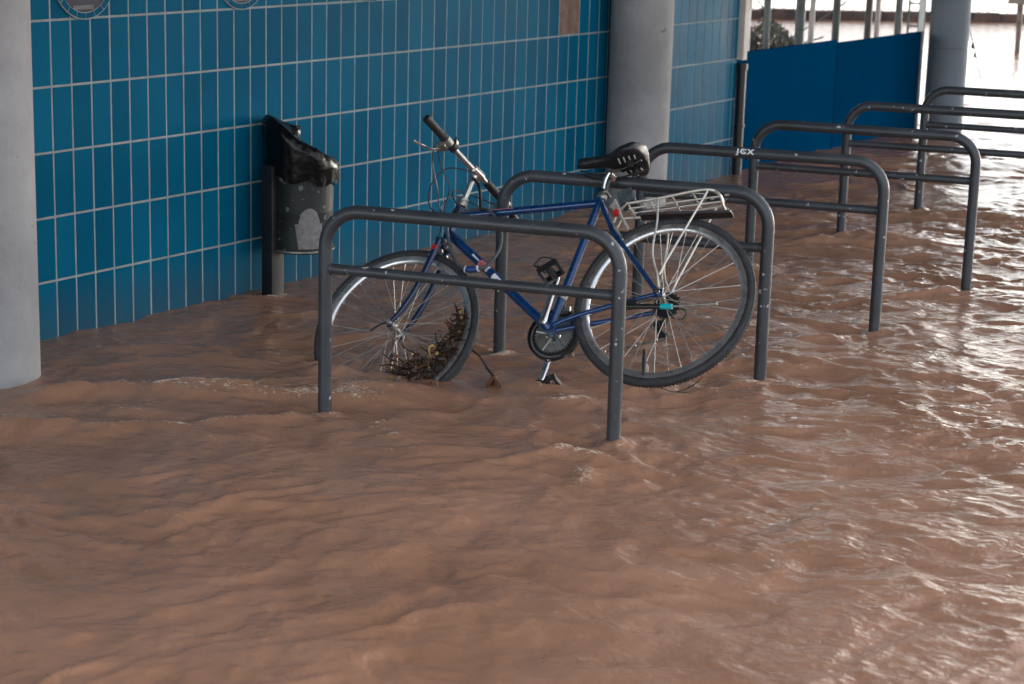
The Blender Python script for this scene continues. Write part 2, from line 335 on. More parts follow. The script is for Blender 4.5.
def water_mat():
    M = bpy.data.materials.new('muddy_water'); M.use_nodes = True; n = M.node_tree; P = n.nodes['Principled BSDF']; lk = n.links.new
    tc = n.nodes.new('ShaderNodeTexCoord')
    no = n.nodes.new('ShaderNodeTexNoise'); no.inputs['Scale'].default_value = 1.4; no.inputs['Detail'].default_value = 8; no.inputs['Roughness'].default_value = .6; no.inputs['Distortion'].default_value = .8; lk(tc.outputs['Object'], no.inputs['Vector'])
    r = n.nodes.new('ShaderNodeValToRGB'); r.color_ramp.elements[0].position = .32; r.color_ramp.elements[1].position = .7
    r.color_ramp.elements[0].color = (.278, .143, .087, 1); r.color_ramp.elements[1].color = (.380, .206, .133, 1)
    lk(no.outputs['Fac'], r.inputs['Fac'])
    at = n.nodes.new('ShaderNodeAttribute'); at.attribute_name = 'foam_glint'
    fm = n.nodes.new('ShaderNodeMapping'); fm.inputs['Rotation'].default_value = (0, 0, -.55); fm.inputs['Scale'].default_value = (.55, 1.0, 1); lk(tc.outputs['Object'], fm.inputs[0])
    fn = n.nodes.new('ShaderNodeTexNoise'); fn.inputs['Scale'].default_value = 75; fn.inputs['Detail'].default_value = 5; fn.inputs['Roughness'].default_value = .7; fn.inputs['Distortion'].default_value = 1.2; lk(fm.outputs[0], fn.inputs['Vector'])
    fs_ = n.nodes.new('ShaderNodeMath'); fs_.operation = 'MULTIPLY_ADD'; fs_.inputs[1].default_value = .36; fs_.inputs[2].default_value = -.745; lk(at.outputs['Fac'], fs_.inputs[0])
    fa_ = n.nodes.new('ShaderNodeMath'); fa_.operation = 'ADD'; lk(fs_.outputs[0], fa_.inputs[0]); lk(fn.outputs['Fac'], fa_.inputs[1])
    fo_ = n.nodes.new('ShaderNodeMath'); fo_.operation = 'MULTIPLY'; fo_.use_clamp = True; fo_.inputs[1].default_value = 14; lk(fa_.outputs[0], fo_.inputs[0])
    mx = n.nodes.new('ShaderNodeMix'); mx.data_type = 'RGBA'; lk(fo_.outputs[0], mx.inputs['Factor']); lk(r.outputs['Color'], mx.inputs['A']); mx.inputs['B'].default_value = (.62, .48, .37, 1)  # pale tint for foam, also standing in for glints on crests
    lk(mx.outputs['Result'], P.inputs['Base Color'])
    P.inputs['IOR'].default_value = 1.33; P.inputs['Specular IOR Level'].default_value = .5
    rr = n.nodes.new('ShaderNodeMapRange'); rr.inputs[3].default_value = .055; rr.inputs[4].default_value = .5; lk(fo_.outputs[0], rr.inputs[0]); lk(rr.outputs[0], P.inputs['Roughness'])
    mp = n.nodes.new('ShaderNodeMapping'); mp.inputs['Rotation'].default_value = (0, 0, -.5); mp.inputs['Scale'].default_value = (1, 1.7, 1); lk(tc.outputs['Object'], mp.inputs[0])
    def bump(scale, dist, prev, rough=.55):
        k = n.nodes.new('ShaderNodeTexNoise'); k.inputs['Scale'].default_value = scale; k.inputs['Detail'].default_value = 4; k.inputs['Roughness'].default_value = rough; k.inputs['Distortion'].default_value = .6; lk(mp.outputs[0], k.inputs['Vector'])
        b = n.nodes.new('ShaderNodeBump'); b.inputs['Strength'].default_value = 1; b.inputs['Distance'].default_value = dist; lk(k.outputs['Fac'], b.inputs['Height'])
        if prev: lk(prev, b.inputs['Normal'])
        return b.outputs['Normal']
    nn = bump(9.0, .009, None); nn = bump(24, .0042, nn); nn = bump(70, .0008, nn)
    lk(nn, P.inputs['Normal'])
    return M
me.materials.append(water_mat())

# ------------------------------------------------------------------ tiled wall
wall = empty('tiled_wall', (XW, 7.4, 0))
tag(wall, 'long blue wall of tall glazed tiles with pale grout lines and portholes', 'wall')
woff = (XW, 7.4, 0)
def hole(y, z):   # portholes
    return any((y - py) ** 2 + (z - 1.39) ** 2 < .165 ** 2 for py in (5.55, 6.47, 7.39))
YE = 11.215
b = MB(); b.box((XW - .1255, (1.5 + YE) / 2, 1.6), (.125, (YE - 1.5) / 2, 1.8)); wcore = b.build('grout_backing', GROUT, wall, False, woff)
tm = MB(); tones = []
k0 = int(math.ceil((1.6 - TY0) / TW)); k1 = int((YE - TY0) / TW)
g = .0047
MISSING = [(round((9.08 - TY0) / TW), 3), (round((9.08 - TY0) / TW) + 1, 3)]
for k in range(k0, k1 + 1):
    for r_ in range(-1, 12):
        if (k, r_) in MISSING: continue
        ya, yb = TY0 + k * TW + g, TY0 + (k + 1) * TW - g; za, zb = Z0 + r_ * TH + g, Z0 + (r_ + 1) * TH - g
        yb = min(yb, YE)
        if yb - ya < .01: continue
        dp = .0016 + random.uniform(-.0003, .0003); c_ = .0015
        tl = [random.gauss(0, .00012) for _ in range(2)]
        def px(y_, z_): return XW + dp + tl[0] * (y_ - ya) / TW * 2 + tl[1] * (z_ - za) / TH * 2
        o = [(XW - .009, ya, za), (XW - .009, yb, za), (XW - .009, yb, zb), (XW - .009, ya, zb),
             (px(ya, za) - .0012, ya, za), (px(yb, za) - .0012, yb, za), (px(yb, zb) - .0012, yb, zb), (px(ya, zb) - .0012, ya, zb),
             (px(ya + c_, za + c_), ya + c_, za + c_), (px(yb - c_, za + c_), yb - c_, za + c_), (px(yb - c_, zb - c_), yb - c_, zb - c_), (px(ya + c_, zb - c_), ya + c_, zb - c_)]
        fs = [(8, 9, 10, 11)] + [(i, (i + 1) % 4, 4 + (i + 1) % 4, 4 + i) for i in range(4)] + [(4 + i, 4 + (i + 1) % 4, 8 + (i + 1) % 4, 8 + i) for i in range(4)]
        tm.add(o, fs); tones += [random.random()] * 9
tiles = tm.build('tile_facing', TILE, wall, False, woff)
ta = tiles.data.attributes.new('tone', 'FLOAT', 'FACE'); ta.data.foreach_set('value', np.array(tones, np.float32))
b = MB(); my = TY0 + MISSING[0][0] * TW; b.box((XW - .004, my + TW, Z0 + 3.5 * TH), (.004, TW - .006, TH / 2 - .006)); o = b.build('bare_tile_patch', BROWN, wall, False, woff)
tag(o, 'brown bare patch where two tiles are missing')
for py in (5.55, 6.47, 7.39):
    c = (XW, py, 1.387)
    b = MB(); b.ring(c, .142, [(-.004, .0095), (.024, .0095), (.024, .002), (-.004, .002)], axis=(1, 0, 0), seg=64); ph = b.build('porthole', GROUT, wall, True, woff)
    b = MB(); N = 20
    for i in range(N):
        a0 = 2 * math.pi * (i + .06) / N; a1 = 2 * math.pi * (i + .94) / N; vs = []
        for a in np.linspace(a0, a1, 5):
            for rr_ in (.141, .161): vs += [(XW + .0125, py + rr_ * math.sin(a), 1.387 - rr_ * math.cos(a)), (XW + .009, py + rr_ * math.sin(a), 1.387 - rr_ * math.cos(a))]
        fs = []
        for j in range(4):
            q = j * 4; fs += [(q, q + 2, q + 6, q + 4), (q, q + 4, q + 5, q + 1), (q + 2, q + 3, q + 7, q + 6)]
        fs += [(0, 1, 3, 2), (16, 18, 19, 17)]
        b.add(vs, fs)
    o = b.build('tile_surround', TILE, ph, False, woff)
    b = MB(); b.lathe(c, [(.139, .002), (.139, .0065)], axis=(1, 0, 0), seg=48); b.build('glass', GLASSM, ph, False, woff)
    b = MB(); b.box((XW + .0078, py - .01, 1.268), (.001, .055, .008)); b.build('inner_sill', DARKIN, ph, False, woff)
# end trim and drain pipe
b = MB(); b.box((XW + .012, YE + .033, 2.06), (.03, .028, 1.34), bev=.004); o = b.build('end_trim', CREAM, wall, True, woff)
b = MB(); b.box((XW - .132, YE + .028, 1.6), (.11, .02, 1.79)); b.build('end_face', CREAM, wall, False, woff)
b = MB(); b.tube([(XW + .03, YE + .022, -.2), (XW + .03, YE + .022, .70)], .03, 20); b.lathe((XW + .03, YE + .022, .66), [(.036, 0), (.036, .04)], seg=20); b.lathe((XW + .03, YE + .022, .3), [(.036, 0), (.036, .02)], seg=20)
o = b.build('drain_pipe', BLACKPIPE, None); tag(o, 'short black pipe standing between the tiled wall and blue hoarding', 'pipe')

# ------------------------------------------------------------------ columns
def column(x, y, r, material, label, join=None, h=3.2):
    o = MB()
    prof = [(r, -.2), (r, .0)]
    if join: prof += [(r, join - .006), (r - .005, join - .003), (r - .005, join + .003), (r, join + .006)]
    prof += [(r, h)]
    o.lathe((x, y, 0), prof, seg=64)
    c = o.build('concrete_column', material, None, True, (x, y, 0)); c.location = (x, y, 0)
    tag(c, label, 'column', 'round columns along the tiled wall'); return c
column(-5.235, 4.775, .175, CONC, 'pale grey concrete column at the left edge, nearest to the camera')
column(-5.33, 9.66, .175, CONC, 'round concrete column against the tiled wall behind the bicycle saddle')
column(-5.36, 14.55, .150, CONCF, 'darker blue-grey round column beyond the end of the blue hoarding', join=.62)
b = MB(); b.box((-8.6, 6.4, 3.36), (6.15, 9.1, .16), bev=.02); o = b.build('roof_light_blocker', BLOCKM, None, True); tag(o, 'unseen flat slab added over the tiled wall to block sky light', 'light_blocker')  # slab out of view, added to shape light and water reflections

# unseen slab on piers, added ahead to keep the high sky off the water
fb = empty('reflection_blocker', (-1, 20, 0)); tag(fb, 'unseen slab on piers added ahead to block sky reflections', 'sky_blocker'); fbo = (-1, 20, 0)
b = MB(); b.box((-1, 20, 5.13), (17, 3.6, 1.80), bev=.05); b.build('blocker_deck', BLOCKM, fb, True, fbo)
for x_ in (-16.5, 6.5, 14.5):
    b = MB(); b.lathe((x_, 20, 0), [(.4, -.2), (.4, 3.34)], seg=40); b.build('blocker_pier', CONC, fb, True, fbo)

# ------------------------------------------------------------------ blue hoarding
hd = empty('site_hoarding', (-5.55, 12.9, 0)); tag(hd, 'low bright blue hoarding of two smooth boards beyond the tiled wall', 'hoarding')
ho = (-5.55, 12.9, 0)
ysm = 12.86
b = MB(); b.box((-5.55, (11.30 + ysm) / 2 - .002, .28), (.012, (ysm - 11.30) / 2 - .004, .475), bev=.002); b.build('board', BLUEPANEL, hd, True, ho)
b = MB(); b.box((-5.55, (14.44 + ysm) / 2 + .002, .27), (.012, (14.44 - ysm) / 2 - .004, .465), bev=.002); b.build('board', BLUEPANEL, hd, True, ho)
b = MB(); b.box((-5.553, (11.30 + 14.44) / 2, .752), (.016, 1.57, .006)); 
b = MB(); b.box((-5.548, 14.455, .9), (.022, .012, 1.1)); b.build('end_post', ALU, hd, False, ho)
b = MB(); b.box((-5.60, ysm, .27), (.03, .02, .46)); b.build('back_post', BLACKPIPE, hd, False, ho)

# ------------------------------------------------------------------ bicycle racks
def rack_path(xl, xr, z0, z1, R, n=10):
    p = [(xl, 0, z0), (xl, 0, z1 - R)]
    for i in range(1, n + 1):
        a = math.pi / 2 * i / n; p.append((xl + R - R * math.cos(a), 0, z1 - R + R * math.sin(a)))
    for i in range(0, n + 1):
        a = math.pi / 2 * i / n; p.append((xr - R + R * math.sin(a), 0, z1 - R + R * math.cos(a)))
    p += [(xr, 0, z0)]
    # extra rings keep long straight runs well shaped
    return p
rroot = empty('bike_rack'); 
b = MB(); b.tube(rack_path(0, RL, -.25, RH, .125), .0235, 20); r1 = b.build('hoop', RACKP, rroot)
b = MB(); b.tube([(.018, 0, RH - .2), (RL - .018, 0, RH - .2)], .0180, 16); b.lathe((.022, 0, RH - .2), [(.021, 0), (.019, .006)], axis=(1, 0, 0), seg=16); b.lathe((RL - .028, 0, RH - .2), [(.019, 0), (.021, .006)], axis=(1, 0, 0), seg=16); r2 = b.build('crossbar', RACKP, rroot)
labels = ['nearest grey tubular bike rack, standing in front of the bicycle',
          'grey tubular bike rack just behind the bicycle, its saddle resting on it',
          'grey tubular rack with white lettering sticker on its top bar',
          'fourth grey tubular bike rack, in front of the blue hoarding',
          'fifth grey tubular bike rack, cut off by the right edge beyond the fourth',
          'farthest grey tubular bike rack, beside the darker far column']
racks = []
for i, (lx, ly) in enumerate(RACKL):
    if i == 0: rr_ = rroot; ch = [r1, r2]
    else:
        rr_ = rroot.copy(); C.objects.link(rr_); ch = []
        for c0 in (r1, r2):
            c1 = c0.copy(); C.objects.link(c1); c1.parent = rr_; ch.append(c1)
    rr_.location = (lx, ly, 0); rr_.rotation_euler = (0, 0, RA + (0, .0, .004, -.006, .005, -.01)[i])
    tag(rr_, labels[i], 'bike rack', 'grey tubular bike racks in a row'); racks.append(rr_)
# white lettering on the top bar of the third rack
tx = bpy.data.curves.new('lettering', 'FONT'); tx.body = 'JCX'; tx.size = .030; tx.extrude = .0006; tx.space_character = 1.25; tx.offset = .0012
to = bpy.data.objects.new('lettering', tx); C.objects.link(to)
bpy.context.view_layer.update(); dg = bpy.context.evaluated_depsgraph_get(); tme = bpy.data.meshes.new_from_object(to.evaluated_get(dg)); bpy.data.objects.remove(to)
import bmesh
bm = bmesh.new(); bm.from_mesh(tme); bmesh.ops.triangulate(bm, faces=bm.faces); bmesh.ops.subdivide_edges(bm, edges=bm.edges, cuts=5, use_grid_fill=True); bm.to_mesh(tme); bm.free()
# wrap letters round the tube
wv = min(v.co.x for v in tme.vertices); hv = .034
for v in tme.vertices:
    a = (v.co.y - .017) / .0237 + math.radians(38); rr0 = .0242 + v.co.z
    v.co = Vector(((v.co.x - wv) * 1.25 + .405, -rr0 * math.cos(a), RH + rr0 * math.sin(a)))
tme.materials.append(WHITE); to = bpy.data.objects.new('lettering', tme); C.objects.link(to); to.parent = racks[2]; tag(to, 'white painted letters')

# ------------------------------------------------------------------ litter bin on its post
bo = Vector((-5.36, 6.53, 0)); br = empty('litter_bin', bo); tag(br, 'dark battered litter bin on a black post against the blue tiles', 'litter bin')
b = MB(); b.box((bo.x - .02, bo.y, .17), (.030, .041, .40), bev=.010); b.build('post', BLACKPIPE, br, True, bo)
bc = Vector((-5.335, 6.665, 0)); R0 = .142
prof = [(R0 - .012, .185), (R0 + .003, .19), (R0 + .004, .20), (R0 - .001, .207), (R0, .36), (R0 + .001, .365), (R0, .37), (R0 + .004, .54), (R0 + .009, .545), (R0 + .009, .555), (R0 - .004, .556)]
b = MB(); b.lathe(bc, prof, seg=48); b.build('drum', BINM, br, True, bo)
b = MB(); b.ring(bc + Vector((0, 0, .197)), R0 + .003, [(0, -.005), (.006, -.002), (.006, .004), (0, .006)], axis=(0, 0, 1), seg=48); b.build('bottom_rim', STEEL, br, True, bo)
def wrapped(b, pts2, r=R0 + .0022, n=1):
    """flat outline (arc length, z) laid on the drum, facing the camera"""
    base = math.atan2(-bc.y, -bc.x + 0) ; vs = []
    for (u, z) in pts2: a = base + u / R0; vs.append((bc.x + r * math.cos(a), bc.y + r * math.sin(a), z))
    c = (bc.x + r * math.cos(base + sum(p[0] for p in pts2) / len(pts2) / R0), bc.y + r * math.sin(base + sum(p[0] for p in pts2) / len(pts2) / R0), sum(p[1] for p in pts2) / len(pts2))
    vs.append(c); N = len(pts2); b.add(vs, [(i, (i + 1) % N, N) for i in range(N)])
b = MB()
U_ = 1.25; _w = wrapped
def wrapped(b, pts2, r=0): _w(b, [(u * U_ + .004, z) for u, z in pts2], r)
for q in range(6):     # body of the patch in strips so that it follows the drum
    u0 = -.022 + .095 * q / 6; u1 = -.022 + .095 * (q + 1) / 6
    wrapped(b, [(u0 + .012, .212), (u1 + .012 * (1 if q < 5 else .5), .212), (u1, .322), (u0, .322)], r=R0 + .0045)
for q in range(7):
    u0 = -.010 + .075 * q / 7; u1 = -.010 + .075 * (q + 1) / 7
    h = lambda u: .322 + math.sqrt(max(0, 1 - ((u - .0275) / .038) ** 2)) * .068
    wrapped(b, [(u0, .322), (u1, .322), (u1, h(u1)), (u0, h(u0))], r=R0 + .0045)
o = b.build('bare_patch', BINPATCH, br, False, bo); tag(o, 'pale grey weathered patch with a rounded top')
# bin bag: crumpled film hanging over the rim, higher at the left
b = MB(); seg = 96; rows = 22; vs = []
base = math.atan2(-bc.y, -bc.x); rv = Vector((.62, .78, 0))
for i in range(rows):
    t = i / (rows - 1)
    for j in range(seg):
        a = 2 * math.pi * j / seg; d = Vector((math.cos(a), math.sin(a), 0)); side = d.dot(rv)
        fold = .5 * math.sin(a * 9 + 2 * math.sin(a * 3)) + .35 * math.sin(a * 17 + 3 * t) + .3 * math.sin(a * 5 - 4 * t)
        top = .655 - .075 * side
        if t < .45:       # skirt outside the rim
            s_ = t / .45; z = .50 + .012 * math.sin(a * 7) - .02 * side + (top - .50 - .03) * s_; r = R0 + .016 + .010 * s_ + .0045 * fold * (1 - .6 * s_)
        elif t < .7:
            s_ = (t - .45) / .25; z = top - .03 + .040 * math.sin(s_ * math.pi / 2) + .002 * fold; r = R0 + .026 - .030 * s_ + .003 * fold
        else:
            s_ = (t - .7) / .3; z = top + .010 + .002 * fold - .012 * s_ ; r = (R0 - .006) * (1 - s_) ** 1.0
        vs.append(bc + d * max(.001, r) + Vector((0, 0, z)))
fs = [(i * seg + j, i * seg + (j + 1) % seg, (i + 1) * seg + (j + 1) % seg, (i + 1) * seg + j) for i in range(rows - 1) for j in range(seg)]
# peak at the post side
for q in range(len(vs)):
    v = vs[q]; dl = (v - bc).dot(rv)
    vs[q] = v + Vector((0, 0, .045 * max(0, (-dl - .03) / .12) ** 1.2 * min(1, max(0, (v.z - .55) / .08))))
b.add(vs, fs); o = b.build('bin_bag', BAG, None, True, bo, angle=70); o.location = bo; tag(o, 'crumpled shiny black bin bag bulging over the rim of the bin', 'bin bag')
txm = bpy.data.textures.new('crumple', 'CLOUDS'); txm.noise_scale = .035
sb = o.modifiers.new('s', 'SUBSURF'); sb.levels = sb.render_levels = 1
dm = o.modifiers.new('d', 'DISPLACE'); dm.texture = txm; dm.strength = .004; dm.mid_level = .5

# ------------------------------------------------------------------ BICYCLE
KB = .979      # overall size of the bicycle (wheel about 0.67 m)
Mr = Matrix(((-0.9539780270944729, 0.056029531493098333, -0.2945956812677356), (-0.22322364120384148, -0.7886729300761376, 0.5728579364666453), (-0.20024267734087167, 0.6122546046913684, 0.7648837618916849)))
T0 = Vector((-3.266431235171879, 6.169192410994734, 0.3225604373476956)); cp0 = Vector((0, 0, 1.8))
T1 = cp0 + (T0 - cp0) * KB
BASE = Vector((.53, 0, -.343)) * KB
mw = Mr.to_4x4(); mw.translation = T1 + Mr @ BASE
bike = empty('bicycle', mw=mw); tag(bike, 'blue touring bicycle with silver carrier leaning on the second rack in the flood', 'bicycle')
class BB_(MB):
    def build(s, name, material, parent=bike, smooth=True, angle=40):
        s.v = [(x * KB - BASE.x, y * KB - BASE.y, z * KB - BASE.z) for x, y, z in s.v]
        return MB.build(s, name, material, parent, smooth, None, angle)
V = Vector
R = .343; FA = V((1.066, 0, 0)); RAx = V((0, 0, 0)); BBp = V((.435, 0, -.065))
HB = V((.897, 0, .372)); HT = V((.854, 0, .506)); ax = V((-.31, 0, .9507)); fwv = V((.9507, 0, .31))
ST = BBp + V((-.295, 0, .955)) * .5534
# frame
b = BB_()
b.tube([HT + ax * -.035 + V((-.012, 0, 0)), ST + V((.01, 0, -.012))], .0150, 16)
b.tube([ST + V((-.002, 0, .012)), BBp], .0152, 16)
b.tube([HB + ax * .03, BBp + V((.01, 0, .01))], .0178, 16)
b.lathe(HB, [(.019, -.004), (.0195, 0), (.0185, .006), (.0185, .135), (.0195, .141), (.019, .145)], axis=ax, seg=20)
b.lathe(BBp + V((0, -.038, 0)), [(.021, 0), (.0215, .003), (.0215, .073), (.021, .076)], axis=(0, 1, 0), seg=20)
for s_ in (1, -1):
    b.tube(spline([BBp + V((-.01, s_ * .018, 0)), V((.33, s_ * .036, -.045)), V((.18, s_ * .052, -.025)), V((.012, s_ * .064, -.004))], 5), [.0105] * 6 + [.0095] * 5 + [.008] * 5, 12)
    b.tube(spline([ST + V((-.004, s_ * .012, -.012)), V((.20, s_ * .034, .30)), V((.10, s_ * .052, .150)), V((.008, s_ * .064, .010))], 5), [.0088] * 8 + [.0078] * 8, 12)
    b.box((.002, s_ * .064, .0), (.018, .003, .016), bev=.001)
b.tube([V((.335, -.036, -.046)), V((.335, .036, -.046))], .007, 8); b.tube([V((.215, -.035, .320)), V((.215, .035, .320))], .007, 8)
frame = b.build('frame', FRAME)
# decals on the tubes
def decal(p0, p1, t0, t1, rad, name, material, u0=-.9, u1=.9, taper=0):
    b = BB_(); p0, p1 = V(p0), V(p1); d = (p1 - p0).normalized(); nrm = V((0, 1, 0)); k = nrm.cross(d); vs = []; n = 7
    for t in (t0, t1):
        for i in range(n):
            a = u0 + (u1 - u0) * i / (n - 1); 
            if t == t1: a = a * (1 - taper)
            vs.append(p0 + (p1 - p0) * t + (nrm * math.cos(a) + k * math.sin(a)) * (rad + .0006))
    b.add(vs, [(i, i + 1, n + i + 1, n + i) for i in range(n - 1)]); return b.build(name, material, frame)
dt0, dt1 = HB + ax * .03, BBp + V((.01, 0, .01))
decal(dt0, dt1, .26, .33, .0178, 'decal', WHITE, -.1, .35, .5)
decal(dt0, dt1, .335, .40, .0178, 'decal', PINK, -.8, .8); decal(dt0, dt1, .405, .425, .0178, 'decal', WHITE, -.7, .8)
decal(dt0, dt1, .475, .56, .0178, 'decal', WHITE, -.9, .5, .2); decal(dt0, dt1, .575, .605, .0178, 'decal', WHITE, -.6, .8)
tt0, tt1 = HT + ax * -.035, ST + V((.01, 0, -.012))
decal(tt0, tt1, .26, .42, .0150, 'decal', PINK, .25, .62, .2)
# head / steering parts
b = BB_(); b.lathe(HT + ax * .012, [(.020, 0), (.022, .006), (.022, .018), (.017, .022), (.019, .026), (.019, .034), (.013, .037)], axis=ax, seg=20)
b.build('headset', STEEL)
b = BB_(); b.lathe(HB - ax * .016, [(.019, 0), (.022, .004), (.021, .012)], axis=ax, seg=20); b.build('crown_race', STEEL)
b = BB_()
crown = HB - ax * .028
b.tube([crown + V((0, -.045, 0)), crown + V((0, .045, 0))], .015, 12)
b.tube([crown - ax * .01, HB], .016, 14)
for s_ in (1, -1):
    b.tube(spline([crown + V((0, s_ * .043, .004)), crown - ax * .10 + V((0, s_ * .047, 0)), crown - ax * .22 + fwv * .006 + V((0, s_ * .050, 0)), crown - ax * .32 + fwv * .026 + V((0, s_ * .052, 0)), FA + V((-.002, s_ * .053, .008))], 5), [.0135] * 5 + [.0128] * 5 + [.0115] * 5 + [.0095] * 5 + [.0082], 12)
    b.box(FA + V((0, s_ * .053, 0)), (.012, .003, .014), bev=.001)
fork = b.build('fork', FRAMED)
b = BB_(); b.lathe(crown - ax * .035 + V((0, .058, 0)), [(.011, 0), (.011, .003)], axis=(0, 1, .1), seg=14); o = b.build('fork_badge', RED, fork)
# stem + handlebar
clampc = V((.797, 0, .661)); qb = HT + ax * .045
b = BB_(); b.tube([qb, qb + ax * .075, ], .0125, 16)
st_top = qb + ax * .095
b.tube([qb + ax * .06, st_top, st_top + (clampc - st_top) * .5, clampc], [.0125, .0150, .0150, .0165], 16)
b.tube([clampc + V((.008, .028, .004)), clampc + V((-.008, -.028, -.004))], .0195, 16)
b.build('stem', CHROME)
hbp = [clampc + V((.088, .31, .069)), clampc + V((.058, .21, .045)), clampc + V((.040, .14, .030)), clampc + V((.012, .05, .006)), clampc, clampc + V((-.012, -.05, -.006)), clampc + V((-.040, -.14, -.03)), clampc + V((-.05, -.21, -.04)), clampc + V((-.045, -.31, -.045))]
b = BB_(); b.tube(spline(hbp, 5), .0118, 14); hb = b.build('handlebar', CHROME)
b = BB_(); b.tube(spline([hbp[5] + V((-.004, -.01, -.003)), hbp[6], hbp[7]], 5), .0165, 14); b.build('bar_wrap', RUBBER, hb)
def along(p, q, t): return V(p) + (V(q) - V(p)) * t
for (p, q) in ((hbp[0], hbp[1]), (hbp[8], hbp[7])):
    d = (q - p).normalized(); b = BB_()
    prof = [(.006, -.006), (.0165, -.004), (.0175, .004)] + [(.0162 + .0010 * math.sin(i * 2.2), .008 + i * .006) for i in range(16)] + [(.0185, .108), (.0185, .114), (.013, .116)]
    b.lathe(p, prof, axis=d, seg=18); b.build('grip', RUBBER, hb)
    b = BB_(); cpt = p + d * .135
    b.lathe(cpt - d * .018, [(.0135, 0), (.0185, .002), (.0185, .034), (.0135, .036)], axis=d, seg=16)
    b.box(cpt + V((.022, 0, -.018)), (.020, .018, .012), bev=.004); br_ = b.build('brake_mount', STEEL, hb)
    b = BB_(); s0 = cpt + V((.036, 0, -.028)); b.tube(spline([s0, s0 + V((.010, 0, -.022)) - d * .03, s0 + V((.012, 0, -.040)) - d * .075, s0 + V((.030, 0, -.040)) - d * .105], 5), [.0065] * 4 + [.0055] * 11 + [.0075], 10, flat=.7); b.build('brake_lever', CHROME, br_)
    b = BB_(); g0 = cpt + d * .034; b.lathe(g0 - d * .012, [(.0145, 0), (.020, .002), (.020, .022), (.0145, .024)], axis=d, seg=16); b.box(g0 + V((-.004, 0, .016)), (.014, .011, .010), bev=.003)
    b.tube([g0 + V((0, 0, .02)), g0 + V((-.018, 0, .036)) - d * .012], .004, 8); b.build('gear_shifter', PLASTIC, hb)
# cables
gl = hbp[1]; gr = hbp[7]
for i, pts in enumerate([
    [gl + V((.045, -.02, -.02)), gl + V((.07, -.07, -.06)), gl + V((.065, -.13, -.15)), V((.925, .035, .50)), V((.893, .035, .44)), V((.87, .028, .42))],
    [gl + V((.04, -.04, -.02)), gl + V((.05, -.11, -.06)), V((.885, .05, .58)), V((.905, .035, .48)), HB + ax * .02 + V((.028, .02, 0)), crown + V((.035, .005, .04))],
    [gr + V((.04, .02, -.02)), gr + V((.09, .05, -.02)), V((.90, -.05, .60)), V((.93, .01, .52)), V((.895, .03, .45)), V((.84, .024, .44)), V((.72, .020, .447))],
    [gr + V((.03, .04, -.01)), V((.86, -.08, .62)), V((.88, .02, .58)), V((.86, .04, .52)), V((.82, .03, .48)), V((.75, .019, .480))],
    [clampc + V((.02, .02, 0)), V((.90, .06, .66)), V((.965, .05, .60)), V((.965, .04, .51)), V((.90, .03, .45)), dt0 + V((-.02, .022, -.01)), dt0 + (dt1 - dt0) * .12 + V((0, .018, 0))]]):
    b = BB_(); b.tube(spline(pts, 7), .0026, 8); b.build('control_cable', PLASTIC)
# bundle of black straps at the head
b = BB_(); b.lathe(HT - ax * .045, [(.021, 0), (.023, .01), (.022, .03), (.021, .035)], axis=ax, seg=16); b.tube(spline([V((.80, .02, .625)), V((.77, .022, .58)), V((.76, .02, .52)), V((.755, .018, .475))], 5), .007, 8); b.build('strap', PLASTIC)
# cable lock: a loop hung on the head tube (a thing of its own)
lp = [V((.877, .04, .411)), V((.868, .042, .35)), V((.852, .042, .297)), V((.828, .044, .250)), V((.801, .045, .218)), V((.755, .046, .199)), V((.699, .045, .206)), V((.665, .042, .245)), V((.649, .040, .288)), V((.650, .038, .345)), V((.675, .034, .41)), V((.72, .026, .468)), V((.76, .0, .492)), V((.80, -.01, .50)), V((.85, .005, .47))]
lk_root = empty('cable_lock', mw=mw); tag(lk_root, 'dark cable lock with a blue barrel hanging in a loop from the bicycle head', 'bike lock')
b = BB_(); b.tube(spline(lp, 6, closed=True), .0066, 12, closed=True); b.build('cable', LOCKC, lk_root)
b = BB_(); b.tube([V((.776, .0455, .2035)), V((.755, .046, .1985)), V((.732, .0457, .200))], .0125, 16); b.build('lock_barrel', mat('lock_blue', (.02, .06, .22), .3, 0, .3, 60), lk_root)
for p, q in ((V((.781, .0455, .205)), V((.776, .0455, .2035))), (V((.732, .0457, .200)), V((.727, .0456, .2012)))):
    b = BB_(); b.tube([p, q], .0130, 16); b.build('lock_collar', WHITE, lk_root)
